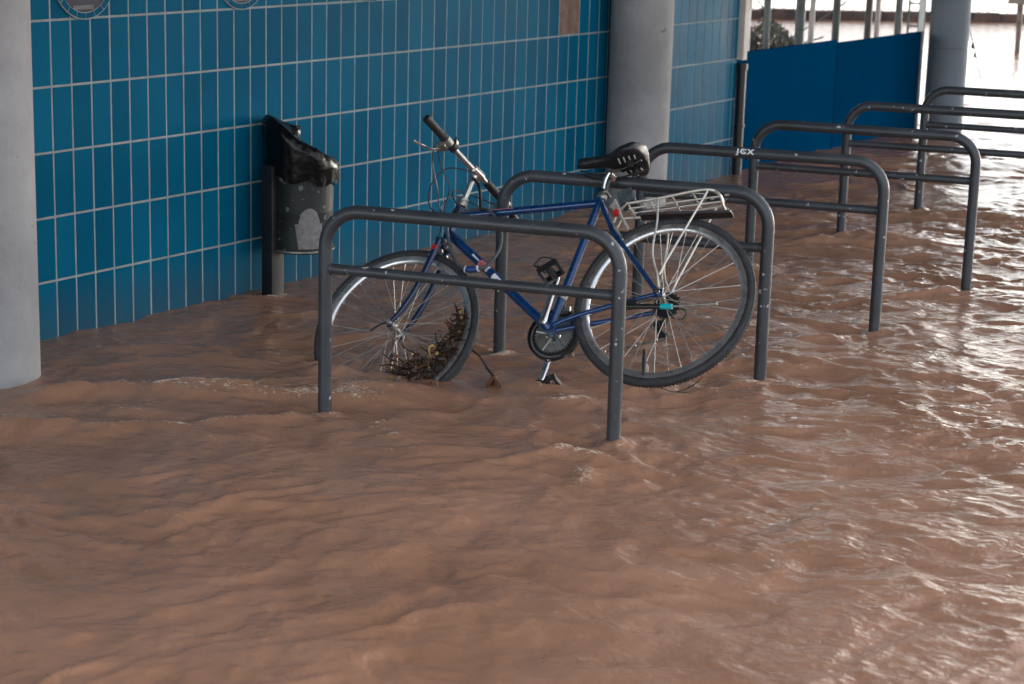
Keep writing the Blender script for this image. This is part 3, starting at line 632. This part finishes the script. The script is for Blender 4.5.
# wheels
def rotated(ctr, a, r_, v): return V((ctr.x + r_ * math.cos(a), v, ctr.z + r_ * math.sin(a)))
def wheel(ctr, seed, rear):
    we = None
    b = BB_(); prof = []
    for i in range(16):
        a = 2 * math.pi * i / 16; prof.append((.0160 * math.cos(a), .0158 * math.sin(a)))
    b.ring(ctr, R - .0160, prof, axis=(0, 1, 0), seg=120)
    for i in range(150):     # tread blocks
        a = 2 * math.pi * i / 150; d = V((math.cos(a), 0, math.sin(a))); t = V((-math.sin(a), 0, math.cos(a))); 
        for v in (-.008, .008):
            c = ctr + d * (R - .0018) + V((0, v, 0)) + t * (.003 if v > 0 else 0); vs = [c + t * p * .0042 + V((0, q * .0040, 0)) + d * h for h in (-.002, .0007) for p, q in ((-1, -1), (1, -1), (1, 1), (-1, 1))]
            b.add(vs, [(4, 5, 6, 7), (0, 1, 5, 4), (1, 2, 6, 5), (2, 3, 7, 6), (3, 0, 4, 7)])
    wh = b.build('rear_wheel' if rear else 'front_wheel', TYRE); wh.name = 'wheel'
    b = BB_(); b.ring(ctr, R - .0425, [(.013, .0118), (.013, .0095), (.006, .0088), (.006, -.0088), (.013, -.0095), (.013, -.0118), (0, -.0122), (-.010, -.0090), (-.014, -.004), (-.014, .004), (-.010, .0090), (0, .0122)], axis=(0, 1, 0), seg=120)
    b.build('rim', RIM, wh, True, 35)
    b = BB_(); hl = .062 if rear else .048
    b.lathe(ctr + V((0, -hl, 0)), [(.006, -.01), (.009, 0), (.019, .018), (.019, .022), (.011, .026), (.011, 2 * hl - .026), (.019, 2 * hl - .022), (.019, 2 * hl - .018), (.009, 2 * hl), (.006, 2 * hl + .010)], axis=(0, 1, 0), seg=20)
    hub = b.build('hub', STEEL, wh)
    b = BB_(); rnd = random.Random(seed); off = rnd.random() * .3
    for i in range(36):
        sd_ = 1 if i % 2 else -1; a = 2 * math.pi * i / 36 + off; da = (.62 if (i // 2) % 2 else -.62)
        p = rotated(ctr, a + da, .019, sd_ * (hl - .02)); q = rotated(ctr, a, R - .053, sd_ * .002)
        b.tube([p, q], .00125 * 1.15, 5); b.tube([along(p, q, .955), q], .0024, 5)
    b.build('spokes', SPOKE, wh)
    b = BB_()
    return wh
rw = wheel(RAx, 3, True); fwh = wheel(FA, 5, False)
b = BB_()
for c, v in ((RAx, .070), (FA, .060)):
    pass
b = BB_(); b.tube([V((0, .072, 0)), V((0, .084, 0))], .010, 10); b.build('axle_nut', CHROME)
b = BB_(); b.tube([FA + V((0, .060, 0)), FA + V((0, .072, 0))], .009, 10); b.build('axle_nut', CHROME)
b = BB_(); b.tube(spline([FA + V((0, .066, 0)), FA + V((.035, .070, -.008)), FA + V((.075, .066, -.030))], 4), .006, 8, flat=.6); b.build('quick_release', PLASTIC)
# drivetrain, far side
def gear(ctr, v, r_, teeth, material, name, hub_r=.02, parent=bike):
    b = BB_(); n = teeth * 4; vs = []
    for k, vv in enumerate((v - .0015, v + .0015)):
        for i in range(n):
            a = 2 * math.pi * i / n; rr0 = r_ + (.003 if i % 4 in (1, 2) else -.003); vs.append(ctr + V((rr0 * math.cos(a), vv, rr0 * math.sin(a))))
        for i in range(n):
            a = 2 * math.pi * i / n; vs.append(ctr + V((hub_r * math.cos(a), vv, hub_r * math.sin(a))))
    fs = []
    for i in range(n):
        j = (i + 1) % n
        fs += [(i, j, n + j, n + i), (2 * n + i, 2 * n + j, 3 * n + j, 3 * n + i), (i, j, 2 * n + j, 2 * n + i), (n + i, n + j, 3 * n + j, 3 * n + i)]
    b.add(vs, fs); return b.build(name, material, parent, False)
crk = BB_()
cu = (V((.400, 0, .071)) - BBp); cu.y = 0; cu.normalize(); cu = (cu + V((-.02, 0, .03))).normalized()
na = BBp + V((0, .072, 0)); fa = BBp + V((0, -.070, 0))
crk.tube([BBp + V((0, -.072, 0)), BBp + V((0, .074, 0))], .010, 12)
crank_far_end = fa - cu * .165; near_end = na + cu * .165 + V((0, .006, 0))
crk.tube([na - cu * .014, na, na + cu * .05, near_end, near_end + cu * .012], [.013, .0175, .0125, .0110, .008], 14, flat=.55, flatdir=(0, 1, 0))
crk.tube([fa + cu * .014, fa, fa - cu * .05, crank_far_end, crank_far_end - cu * .012], [.013, .0175, .0125, .0110, .008], 14, flat=.55, flatdir=(0, 1, 0))
crk.lathe(na + V((0, .008, 0)), [(.010, 0), (.010, .004)], axis=(0, 1, 0), seg=14)
cr = crk.build('crankset', CHROME)
gear(BBp, -.052, .092, 46, PLASTIC, 'chainring', .052, cr); gear(BBp, -.046, .074, 36, STEEL, 'chainring', .03, cr)
b = BB_()
for i in range(5):
    a = 2 * math.pi * i / 5 + .3; b.tube([BBp + V((0, -.05, 0)), BBp + V((.075 * math.cos(a), -.05, .075 * math.sin(a)))], .008, 8)
b.build('spider', STEEL, cr)
b = BB_(); b.ring(BBp, .100, [(-.008, -.058), (.004, -.058), (.004, -.040), (-.001, -.040), (-.001, -.055), (-.008, -.055)], axis=(0, 1, 0), seg=64); b.build('chain_guard', PLASTIC, cr)
for r_, v in ((.052, -.032), (.045, -.037), (.038, -.042), (.032, -.047), (.027, -.052)): gear(RAx, v, r_, 20, PLASTIC, 'sprocket', .012, rw)
# pedals
for ctr, outw, tilt in ((near_end, 1, .5), (crank_far_end, -1, .3)):
    Rm = Matrix.Rotation(tilt, 3, 'Y'); pc = ctr + V((0, outw * .065, 0))
    b = BB_(); b.tube([ctr, ctr + V((0, outw * .11, 0))], .0065, 10)
    for zz in (-.034, .034):
        b.box(pc + Rm @ V((zz, 0, 0)), (.004, .042, .012), Rm, bev=.0015)
        for k in range(7): b.box(pc + Rm @ V((zz * 1.13, -.036 + .012 * k, 0)), (.003, .003, .013), Rm)
    for vv in (-.040, .040): b.box(pc + V((0, vv, 0)), (.034, .004, .011), Rm, bev=.0015)
    b.lathe(pc + V((0, -.036, 0)), [(.014, 0), (.014, .072)], axis=(0, 1, 0), seg=12)
    b.build('pedal', PLASTIC, cr)
# toe clip cage, lamp of straps on the upper pedal
b = BB_(); pc = near_end + V((0, .06, 0)); b.tube(spline([pc + V((.03, -.02, .01)), pc + V((.06, -.01, .035)), pc + V((.045, .0, .065)), pc + V((.0, .0, .055)), pc + V((-.02, .01, .02))], 5), .004, 8, flat=.5); b.tube(spline([pc + V((.03, .02, .01)), pc + V((.062, .01, .03)), pc + V((.048, .0, .06))], 5), .004, 8); b.build('toe_clip', PLASTIC, cr)
# chain: upper and lower run with the derailleur
b = BB_(); jw = V((.012, -.05, -.115)); jt = V((.035, -.05, -.065))
up_a = BBp + V((-.02, -.052, .089)); up_b = V((.0, -.045, .040))
lo_a = BBp + V((-.02, -.052, -.090)); lo_b = jw + V((.01, 0, -.012))
cpath = [along(up_a, up_b, t) for t in np.linspace(0, 1, 12)]
cpath += [V((.040 * math.cos(a), -.045, .040 * math.sin(a))) for a in np.linspace(1.9, 4.2, 6)]
cpath += [jt + V((.016, 0, .006)), jt + V((.017, 0, -.012)), jw + V((-.016, 0, .004)), jw + V((-.006, 0, -.016))]
cpath += [along(lo_a, lo_b, t) + V((0, 0, -.012 * math.sin(math.pi * t))) for t in np.linspace(1, 0, 12)]
cpath += [BBp + V((.091 * math.cos(a), -.052, .091 * math.sin(a))) for a in np.linspace(-1.75, 1.75, 14)]
cs = spline(cpath, 4, closed=True); acc = 0; k = 0
for i in range(len(cs)):
    p, q = cs[i], cs[(i + 1) % len(cs)]; acc += (q - p).length
    if acc >= .0105 * (k + 1):
        k += 1; d = q - p; b.box(p, (.0060, .0038 if k % 2 else .0026, .0038), Matrix.Rotation(-math.atan2(d.z, d.x), 3, 'Y'))
b.build('chain', STEEL)
b = BB_(); b.lathe(jw + V((0, -.004, 0)), [(.017, 0), (.017, .007)], axis=(0, 1, 0), seg=14); b.lathe(jt + V((0, -.004, 0)), [(.017, 0), (.017, .007)], axis=(0, 1, 0), seg=14)
for vv in (-.008, .008): b.tube([jt + V((0, vv, 0)), along(jt, jw, .5) + V((.006, vv, 0)), jw + V((0, vv, 0))], .009, 8, flat=.25, flatdir=(0, 1, 0))
b.tube([V((.0, -.062, -.012)), V((.018, -.070, -.045)), jt + V((0, -.012, 0))], .011, 10); b.tube(spline([V((.0, -.066, -.03)), V((-.05, -.066, -.045)), V((-.06, -.062, -.01)), V((.03, -.058, .01))], 5), .0024, 6); b.build('rear_derailleur', PLASTIC)
b = BB_(); b.lathe(BBp + V((-.04, 0, .13)), [(.019, -.012), (.019, .012)], axis=(-.295, 0, .955), seg=16); b.box(BBp + V((-.03, -.045, .098)), (.028, .008, .010), bev=.002); b.tube([BBp + V((-.045, -.012, .125)), BBp + V((-.03, -.045, .10))], .006, 8); b.build('front_derailleur', STEEL)
# seat post, clamp, saddle
sdir_ = V((-.295, 0, .955)).normalized()
b = BB_(); b.lathe(ST + sdir_ * .004, [(.0185, 0), (.0195, .004), (.0195, .022), (.0175, .026)], axis=sdir_, seg=18); b.tube([ST + V((-.03, -.02, .02)), ST + V((-.03, .022, .02)), ST + V((-.02, .034, .012))], .005, 8); b.build('seat_clamp', STEEL)
sp_top = ST + sdir_ * .085
b = BB_(); b.tube([ST, sp_top], .0135, 16); b.build('seat_post', PLASTIC)
b = BB_(); b.tube(spline([sp_top - sdir_ * .045 + V((.0, .016, 0)), sp_top + V((.006, .020, -.005)), sp_top + V((-.012, .018, .026)), sp_top + V((-.05, .014, .032))], 6), .0085, 12)
b.lathe(sp_top + V((-.012, -.022, .02)), [(.012, 0), (.014, .004), (.014, .040), (.012, .044)], axis=(0, 1, 0), seg=14)
bq = b; b = BB_()
for s_ in (1, -1): b.tube(spline([sp_top + V((.11, s_ * .012, .055)), sp_top + V((.05, s_ * .022, .026)), sp_top + V((-.05, s_ * .024, .026)), sp_top + V((-.14, s_ * .035, .050))], 6), .0036, 8)
rails_b = b; bq.build('saddle_yoke', CHROME)
rails_b.build('saddle_rails', PLASTIC)
# saddle: long thin nose, broad domed rear, thick skirt; nose level, tail kicked up
sc = sp_top + V((-.005, 0, .080)); vs = []; NS = 30; NR = 20
for i in range(NS):
    t = i / (NS - 1); x = .135 - .275 * t
    wd = .020 + .008 * min(1, t / .4) + .074 * (1 / (1 + math.exp(-(t - .60) * 15))); 
    if t < .06: wd *= math.sqrt(max(.02, t / .06))
    if t > .90: wd *= math.sqrt(max(.02, 1 - ((t - .90) / .105) ** 2))
    zt = .012 * (1 - t) + .020 * max(0, (t - .55) / .45) ** 1.3 + .002; th_ = .038 + .030 * max(0, (t - .4) / .6)
    if t > .93: th_ *= .8
    for j in range(NR):
        a = 2 * math.pi * j / NR; ca_, sa_ = math.cos(a), math.sin(a)
        yy = wd * (abs(ca_) ** .75) * (1 if ca_ >= 0 else -1); zz = (.5 * th_) * (abs(sa_) ** .8) * (1 if sa_ >= 0 else -1)
        vs.append(sc + V((x, yy, zt + zz - .012 * (abs(yy) / .08) ** 2)))
b = BB_(); b.add(vs, [(i * NR + j, i * NR + (j + 1) % NR, (i + 1) * NR + (j + 1) % NR, (i + 1) * NR + j) for i in range(NS - 1) for j in range(NR)] + [tuple(range(NR))[::-1], tuple((NS - 1) * NR + j for j in range(NR))])
sdl = b.build('saddle', SADDLE, bike, True, 60)
b = BB_()    # grey ribs on the underside of the tail
for s_ in (1, -1):
    b = BB_()
    for k in range(4):
        px_ = -.050 - .020 * k; ln = .024 - .003 * k
        zz_ = -.030 + .0035 * k
        b.tube([sc + V((px_, s_ * (.046 - ln * .7), zz_)), sc + V((px_ - .002, s_ * (.046 + ln * .7), zz_ + .001))], .0032, 6)
    b.build('tail_vent', GREY, sdl)
b = BB_()
for s_ in (1, -1):
    pts = [sc + V((-.09 + .012 * math.cos(k * .9), s_ * .034 + .012 * math.sin(k * .9), -.055 + k * .0011)) for k in range(36)]; b.tube(pts, .0022, 6)
b.build('saddle_springs', PLASTIC, sdl)
# carrier
b = BB_(); zc_ = .400
cf = V((.150, 0, .395)); 
outer = spline([V((.150, .050, .402)), V((.02, .056, .404)), V((-.12, .060, .413)), V((-.175, .055, .412)), V((-.200, .030, .405)), V((-.204, 0, .402)), V((-.200, -.030, .402)), V((-.175, -.055, .405)), V((-.10, -.060, .404)), V((.02, -.056, .398)), V((.150, -.050, .398))], 6)
b.tube(outer, .0052, 10)
for v in (-.018, .018): b.tube([V((.150, v, .399)), V((-.200, v, .403))], .0036, 8)
for u in (.145, .06, -.03, -.11): b.tube([V((u, -.056, .399)), V((u, 0, .401)), V((u, .056, .403))], .0036, 8)
b.tube(spline([V((-.19, .048, .41)), V((-.212, .05, .385)), V((-.215, .02, .360)), V((-.215, -.02, .360)), V((-.212, -.05, .385)), V((-.19, -.048, .405))], 5), .0045, 8)
for s_ in (1, -1):
    b.tube(spline([V((.025, s_ * .060, .400)), V((.020, s_ * .066, .30)), V((.030, s_ * .070, .17)), V((.006, s_ * .072, .075))], 6), .0043, 8)
    b.tube([V((-.165, s_ * .060, .405)), V((-.02, s_ * .072, .115)), V((-.002, s_ * .072, .070))], .0043, 8)
    b.tube([V((.150, s_ * .050, .400)), V((.19, s_ * .024, .385)), V((.207, s_ * .020, .345))], .0043, 8)
    b.tube([V((.006, s_ * .072, .078)), V((.0, s_ * .068, .02))], .0048, 8)
car = b.build('luggage_carrier', CARRIER)
b = BB_()       # sprung clamp on the carrier
b.tube(spline([V((.10, .030, .418)), V((-.05, .032, .424)), V((-.13, .022, .422)), V((-.14, 0, .422)), V((-.13, -.022, .420)), V((-.05, -.032, .420)), V((.10, -.030, .414))], 5), .0036, 8)
for s_ in (1, -1): b.tube([V((.10 + .008 * math.cos(k * .8), s_ * (.008 + k * .0009), .415 + .008 * math.sin(k * .8))) for k in range(24)], .0018, 5)
b.build('spring_clamp', STEEL, car)
# straight black mudguard stub below the carrier
b = BB_(); vs = []; NN = 26
for i in range(NN):
    t = i / (NN - 1); x = .112 - .355 * t; z = .370 - .038 * t
    for j in range(9):
        a = math.pi * j / 8; vs.append(V((x, .026 * math.cos(a), z + .010 * math.sin(a))))
    for j in range(9):
        a = math.pi * (8 - j) / 8; vs.append(V((x, .0235 * math.cos(a), z - .006 + .009 * math.sin(a))))
b.add(vs, [(i * 18 + j, i * 18 + (j + 1) % 18, (i + 1) * 18 + (j + 1) % 18, (i + 1) * 18 + j) for i in range(NN - 1) for j in range(18)] + [tuple(range(18)), tuple((NN - 1) * 18 + j for j in range(18))])
b.build('mudguard', PLASTIC)
# brakes
def brake(c, along_, out, name, arm):
    b = BB_()
    for s_ in (1, -1):
        p0 = c + V((0, s_ * .036, 0)); b.tube([p0 + out * .008, p0 + out * .014 + along_ * .02, p0 + out * .014 + along_ * arm + V((0, s_ * .012, 0))], [.0085, .0070, .005], 8)
        b.box(p0 + along_ * .024 + V((0, -s_ * .012, 0)) , (.022, .006, .006), bev=.002)
        b.lathe(p0 + out * .002, [(.009, 0), (.009, .018)], axis=out, seg=12)
    t = c + out * .014 + along_ * (arm + .035)
    for s_ in (1, -1): b.tube([c + V((0, s_ * .048, 0)) + out * .014 + along_ * arm, t], .0016, 5)
    b.tube([t, t + along_ * .05], .0018, 5)
    return b.build(name, STEEL)
brake(crown - ax * .062, ax, fwv, 'front_brake', .055)
ss = (ST - V((.008, 0, .01))).normalized(); brake(V((.174, 0, .250)), ss, V((-ss.z, 0, ss.x)), 'rear_brake', .06)
# reflector and lamp bracket on the seat stay
b = BB_(); b.box(V((.188, .048, .368)), (.012, .010, .010), Matrix.Rotation(.9, 3, 'Y'), bev=.004); b.build('reflector', RED)
b = BB_(); b.box(V((.203, .036, .405)), (.013, .012, .008), Matrix.Rotation(.9, 3, 'Y'), bev=.002); b.tube([V((.200, .040, .43)), V((.165, .052, .345)), V((.135, .054, .29))], .0058, 10); b.build('reflector_bracket', CARRIER)
b = BB_(); b.box(V((.165, 0, .452)), (.030, .028, .030), Matrix.Rotation(.3, 3, 'Y'), bev=.008); b.build('saddle_pouch', mat('pouch_cloth', (.05, .065, .07), .6, 0, .4, 40))
# folded kick stand: black arm, teal sleeve, bare steel rod
k0_ = V((.118, .092, -.056)); k1_ = V((-.044, .092, -.075)); k2_ = V((-.229, .092, -.084))
b = BB_(); b.box(V((.10, .078, -.045)), (.028, .014, .014), bev=.003); b.tube([k0_, along(k0_, k1_, .86)], .0095, 12); ks = b.build('kickstand', PLASTIC)
b = BB_(); b.tube([along(k0_, k1_, .86), along(k0_, k1_, 1.12)], .0102, 14); b.build('sleeve', TEAL, ks)
b = BB_(); b.tube([along(k0_, k1_, 1.1), k2_], .0042, 10); b.tube([k2_ + V((.012, 0, 0)), k2_], .0068, 10); b.build('rod', STEEL, ks)
b = BB_(); b.tube([V((.056, .018, -.200)), V((.054, .020, -.25)), V((.053, .019, -.300))], [.006, .009, .005], 8); b.box(V((.053, .0, -.270)), (.006, .019, .018), bev=.003); b.build('wheel_strap', RUBBER, rw)

# ------------------------------------------------------------------ debris caught in the front wheel
def B2W(p): p = V(p) * KB; return T1 + Mr @ p
def leafquad(b, c, s, rnd):
    n = V((rnd.gauss(0, 1), rnd.gauss(0, 1), rnd.gauss(0, 1))).normalized(); u = n.orthogonal().normalized(); k = n.cross(u); bend = rnd.uniform(-.5, .5)
    L, W_ = s, s * rnd.uniform(.3, .6); pts = []
    for t in (-1, -.4, .3, 1):
        wdt = W_ * (1 - abs(t) ** 1.6) + .002
        pts += [c + u * L * t + k * wdt + n * bend * L * t * t, c + u * L * t - k * wdt + n * (bend * L * t * t + .1 * wdt)]
    b.add(pts, [(0, 2, 3, 1), (2, 4, 5, 3), (4, 6, 7, 5)])
rnd = random.Random(4)
dbr = empty('debris_clump', B2W((.93, 0, -.25))); tag(dbr, 'tangle of wet leaves and twigs caught in the front wheel spokes', 'debris', None)
do = tuple(dbr.location)
def clump_point():
    while True:
        # band along the lower rear inside of the front rim, plus a muddy toe to the left
        t = rnd.random(); a = math.radians(-188 + 100 * t ** .9); rr0 = .292 - abs(rnd.gauss(0, .02 + .065 * t)); 
        u = 1.066 + rr0 * math.cos(a); w_ = rr0 * math.sin(a)
        if rr0 > .1: return V((u, rnd.gauss(.015, .022), w_))
tw = MB(); l1 = MB(); l2 = MB(); l3 = MB()
for i in range(420):
    p = B2W(clump_point()); d = V((rnd.gauss(0, 1), rnd.gauss(0, .8), rnd.gauss(0, .7))).normalized() * rnd.uniform(.010, .036)
    tw.tube([p - d, p + V((rnd.gauss(0, .005), 0, rnd.gauss(0, .005))), p + d], [rnd.uniform(.001, .0032)] * 3, 5)
for i in range(380): leafquad(l1 if i % 7 else l2, B2W(clump_point()), rnd.uniform(.004, .012), rnd)
for i in range(120):
    p = B2W(V((1.07 - .11 + rnd.gauss(0, .05), rnd.gauss(.02, .03), -.262 + rnd.gauss(0, .022)))); leafquad(l3, p, rnd.uniform(.008, .016), rnd)
tw.build('twigs', TWIG, dbr, True, do); l1.build('brown_leaves', LEAFB, dbr, False, do); l2.build('yellow_leaves', LEAFY, dbr, False, do); l3.build('muddy_leaves', MUDLEAF, dbr, False, do)
b = MB()
for i in range(46):   # dark core of matted leaf mush
    p = B2W(V((1.066 + .262 * math.cos(-2.9 + i * .027), .015 + .012 * math.sin(i * 2.1), .262 * math.sin(-2.9 + i * .027) + .012 * math.sin(i * 1.3)))); rr0 = rnd.uniform(.014, .026); s_ = []; 
    for (r_, h) in ((.3, -.7), (.8, -.5), (1, 0), (.75, .5), (.25, .75)): s_.append((r_ * rr0, h * rr0))
    b.lathe(p, s_, axis=(rnd.gauss(0, 1), rnd.gauss(0, 1), rnd.gauss(0, 1)), seg=7)
b.build('leaf_mush', TWIG, dbr, False, do)
# pale curled leaf
b = MB(); leafp = [B2W(V((.875, .045, -.135)) + V((.017 * math.cos(a), .01 * math.sin(2 * a), .024 * math.sin(a)))) for a in np.linspace(-1.9, 1.9, 12)]; b.tube([leafp[0]] + leafp[1:], [.002] + [.0045, .005, .0035, .006, .004] * 2 + [.001], 8, flat=.4); b.build('curled_leaf', LEAFY, dbr, True, do)
# root on a long stalk beside the wheel
def onz(px, py, z):    # picture point to a world point on the height z, used once to place loose objects
    r_ = rt * ((px - 512) / 1969.88) + up * ((342 - py) / 1969.88) + fw; t = (z - 1.8) / r_.z; return V((0, 0, 1.8)) + r_ * t
rb = onz(494, 381, .035); ra_ = onz(472, 350, .10)
ro = empty('root_stalk', (rb.x, rb.y, 0)); tag(ro, 'torn brown root on a bent dark stalk beside the front wheel', 'plant debris'); roff = tuple(ro.location)
b = MB(); b.tube(spline([ra_, along(ra_, rb, .35) + V((0, 0, .015)), along(ra_, rb, .7) + V((0, 0, .012)), rb + V((0, 0, .015))], 6), [.003] * 12 + [.0045] * 7, 8); b.build('stalk', TWIG, ro, True, roff)
b = MB()
for i in range(16):
    a = rnd.uniform(0, 6.28); d = V((math.cos(a) * .03, math.sin(a) * .03, -rnd.uniform(.01, .04))); b.tube([rb + V((0, 0, .015)), rb + d * .5 + V((0, 0, .01)), rb + d], [.006, .0045, .0015], 6)
b.build('rootlets', LEAFB, ro, True, roff)
# small twigs drifting under the rear wheel
p = onz(676, 392, .02); b = MB(); b.tube(spline([p + V((-.05, -.03, .015)), p, p + V((.04, .05, .02)), p + V((.06, .09, .05))], 5), .0018, 6); b.tube([p, p + V((.07, -.02, .012))], .0014, 5); b.tube([p + V((.03, .03, .015)), p + V((.075, .03, .045))], .0012, 5)
o = b.build('twig', TWIG, None, True, tuple(p)); o.location = p; tag(o, 'thin forked twig drifting in the water under the rear wheel', 'twig')

# ------------------------------------------------------------------ beyond the hoarding
def ray_at(px, py, depth):
    r_ = rt * ((px - 512) / 1969.88) + up * ((342 - py) / 1969.88) + fw; return V((0, 0, 1.8)) + r_ * depth
posts = [(766, 15.6, .026, GALV, 'thin green-grey steel post, second upright from the left above the hoarding'),
         (799, 16.2, .040, GALV, 'thickest green-grey steel post, above the left half of the hoarding'),
         (810, 15.0, .022, PALEPOST, 'pale slanting post close to the thick green-grey one'),
         (835, 15.8, .030, mat('dark_steel', (.10, .115, .12), .5, .1, .2, 5), 'dark steel post above the seam of the two blue boards'),
         (867, 15.6, .028, mat('dark_steel_brown', (.11, .10, .10), .5, .1, .2, 5), 'dark brown post paired with a pale one above the right board'),
         (876, 15.9, .022, PALEPOST, 'pale grey post directly right of the dark brown one'),
         (897, 16.2, .030, GALV, 'green-grey post over the right third of the blue hoarding')]
for px_, dep, r_, mt, lb in posts:
    p = ray_at(px_, 40, dep); lean = .05 if px_ == 810 else 0
    b = MB(); b.tube([(0, 0, -.25), (0, 0, .5), (lean * rt.x, lean * rt.y, 3.18)], r_, 16); b.lathe((0, 0, 3.1), [(r_ * 1.5, 0), (r_ * 1.5, .02)], seg=16) if not lean else None
    o = b.build('steel_post', mt); o.location = (p.x, p.y, 0); tag(o, lb, 'post', 'uprights beyond the blue hoarding')
# striped marker post
p = ray_at(747, 30, 14.6); mp_ = empty('marker_post', (p.x, p.y, 0)); tag(mp_, 'black and white striped marker post above the left end of the hoarding', 'marker post')
b = MB(); b.box((0, 0, .6), (.020, .020, .85), bev=.003); b.build('stake', WHITE, mp_)
for z in (.93, 1.1, 1.27): 
    b = MB(); b.box((0, 0, z), (.0225, .0225, .035)); b.build('black_band', BLACKPIPE, mp_, False)
# ladder-like grille at the right
p = ray_at(913, 30, 16.5); b = MB()
for s_ in (-.045, .045): b.tube([(s_ * rt.x, s_ * rt.y, -.2), (s_ * rt.x, s_ * rt.y, 2.6)], .010, 8)
for k in range(26): b.tube([(-.045 * rt.x, -.045 * rt.y, .1 + k * .095), (.045 * rt.x, .045 * rt.y, .1 + k * .095)], .008, 8)
o = b.build('ladder', GALV); o.location = (p.x, p.y, 0); tag(o, 'narrow grey ladder beside the end post of the hoarding', 'ladder')
# stranded heap of branches and silted plants behind the left of the hoarding
hp = ray_at(768, 46, 16.6); hp.z = 0; heap = empty('debris_heap', hp); tag(heap, 'grey-green heap of silted branches behind the left end of the hoarding', 'debris heap')
b1 = MB(); b2 = MB()
for i in range(3800):
    a = rnd.gauss(0, .27); c = rnd.gauss(0, .22); hmax = .46 * math.exp(-(a / .33) ** 2) + .22; q = V((rt.x * a + fw.x * c, rt.y * a + fw.y * c, rnd.random() ** .7 * hmax)); leafquad(b1, hp + q, rnd.uniform(.012, .028), rnd)
for i in range(120):
    a = rnd.gauss(0, .28); c = rnd.gauss(0, .2); q = V((rt.x * a + fw.x * c, rt.y * a + fw.y * c, rnd.uniform(0, .5))); d = V((rnd.gauss(0, 1), rnd.gauss(0, 1), rnd.gauss(.4, .8))).normalized() * rnd.uniform(.08, .28); b2.tube([hp + q - d, hp + q + d], rnd.uniform(.003, .008), 5)
b1.build('silted_leaves', BUSHG, heap, False, hp); b2.build('branches', TWIG, heap, True, hp)
for (a_, c_, lb) in (((750, -12, 15.6), (792, 52, 15.6), 'thin bracing wire sloping down to the right over the hoarding'), ((822, 18, 16.0), (770, 52, 16.0), 'thin bracing wire sloping down to the left over the hoarding')):
    p, q = ray_at(*a_), ray_at(*c_); d = (q - p).normalized(); b = MB(); b.tube([p - d * .4, q + d * .35], .006, 6); o = b.build('bracing_wire', GALV, None, True, tuple(p)); o.location = p; tag(o, lb, 'wire')
# thin cord from far column
p = ray_at(969, 28, 15.2); q = ray_at(981, 80, 15.0); b = MB(); b.tube(spline([p, along(p, q, .3) + V((.01, 0, -.01)), q], 6), .004, 6); k_ = along(p, q, .33); b.lathe(k_ - V((0, 0, .03)), [(.004, 0), (.014, .012), (.012, .035), (.004, .05)], seg=10); b.lathe(along(p, q, .5) - V((0, 0, .03)), [(.004, 0), (.011, .015), (.004, .045)], seg=10)
o = b.build('knotted_cord', TWIG, None, True, tuple(p)); o.location = p; tag(o, 'thin knotted cord hanging from the far column', 'cord')
# quay kerb and railing on the far side
qa = V((-11.9, 24.9, 0)); qd = V((2.5, 2.4, 0)).normalized(); qn = V((-qd.y, qd.x, 0))
qa = qa - qd * 9; q_rot = Matrix.Rotation(math.atan2(qd.y, qd.x), 3, 'Z')
b = MB(); LQ = 26
for i in range(52):     # uneven stones along the kerb
    c = qa + qd * (i * .5 + .25); b.box(c + V((0, 0, .03 + rnd.uniform(-.008, .02))), (.247, .12, .085), q_rot, bev=.02)
o = b.build('quay_kerb', DARKSTONE, None, True, tuple(qa)); o.location = qa; tag(o, 'low dark stone kerb on the far side of the flooded yard', 'kerb')
fr = empty('railing', qa + qn * .25); tag(fr, 'thin upright railing behind the low stone kerb far across the water', 'railing'); fo = tuple(fr.location)
b = MB(); f0 = V(fo)
for i in range(180):
    c = f0 + qd * (i * .145); b.tube([c + V((0, 0, -.1)), c + V((0, 0, 1.25))], .011, 6)
o = b.build('bars', GALV, fr, True, fo); o['kind'] = 'stuff'
for z in (.95, 1.25): 
    b = MB(); b.tube([f0 + V((0, 0, z)), f0 + qd * 26 + V((0, 0, z))], .02, 8); b.build('rail', GALV, fr, True, fo)
# post with a board, standing in the bright water at the right
p = onz(1017, 52, 0); ps = empty('board_post', (p.x, p.y, 0)); tag(ps, 'weathered grey post carrying a flat board in the bright water at right', 'post')
b = MB(); b.tube([(0, 0, -.3), (0, 0, .56)], .032, 14); b.build('post', mat('weathered_wood', (.24, .225, .21), .8, 0, .3, 12), ps)
b = MB(); b.box((rt.x * .12, rt.y * .12, .585), (.26, .05, .045), Matrix.Rotation(math.atan2(rt.y, rt.x), 3, 'Z'), bev=.006); b.build('board', mat('board_grey', (.32, .32, .32), .7, 0, .2, 9), ps)
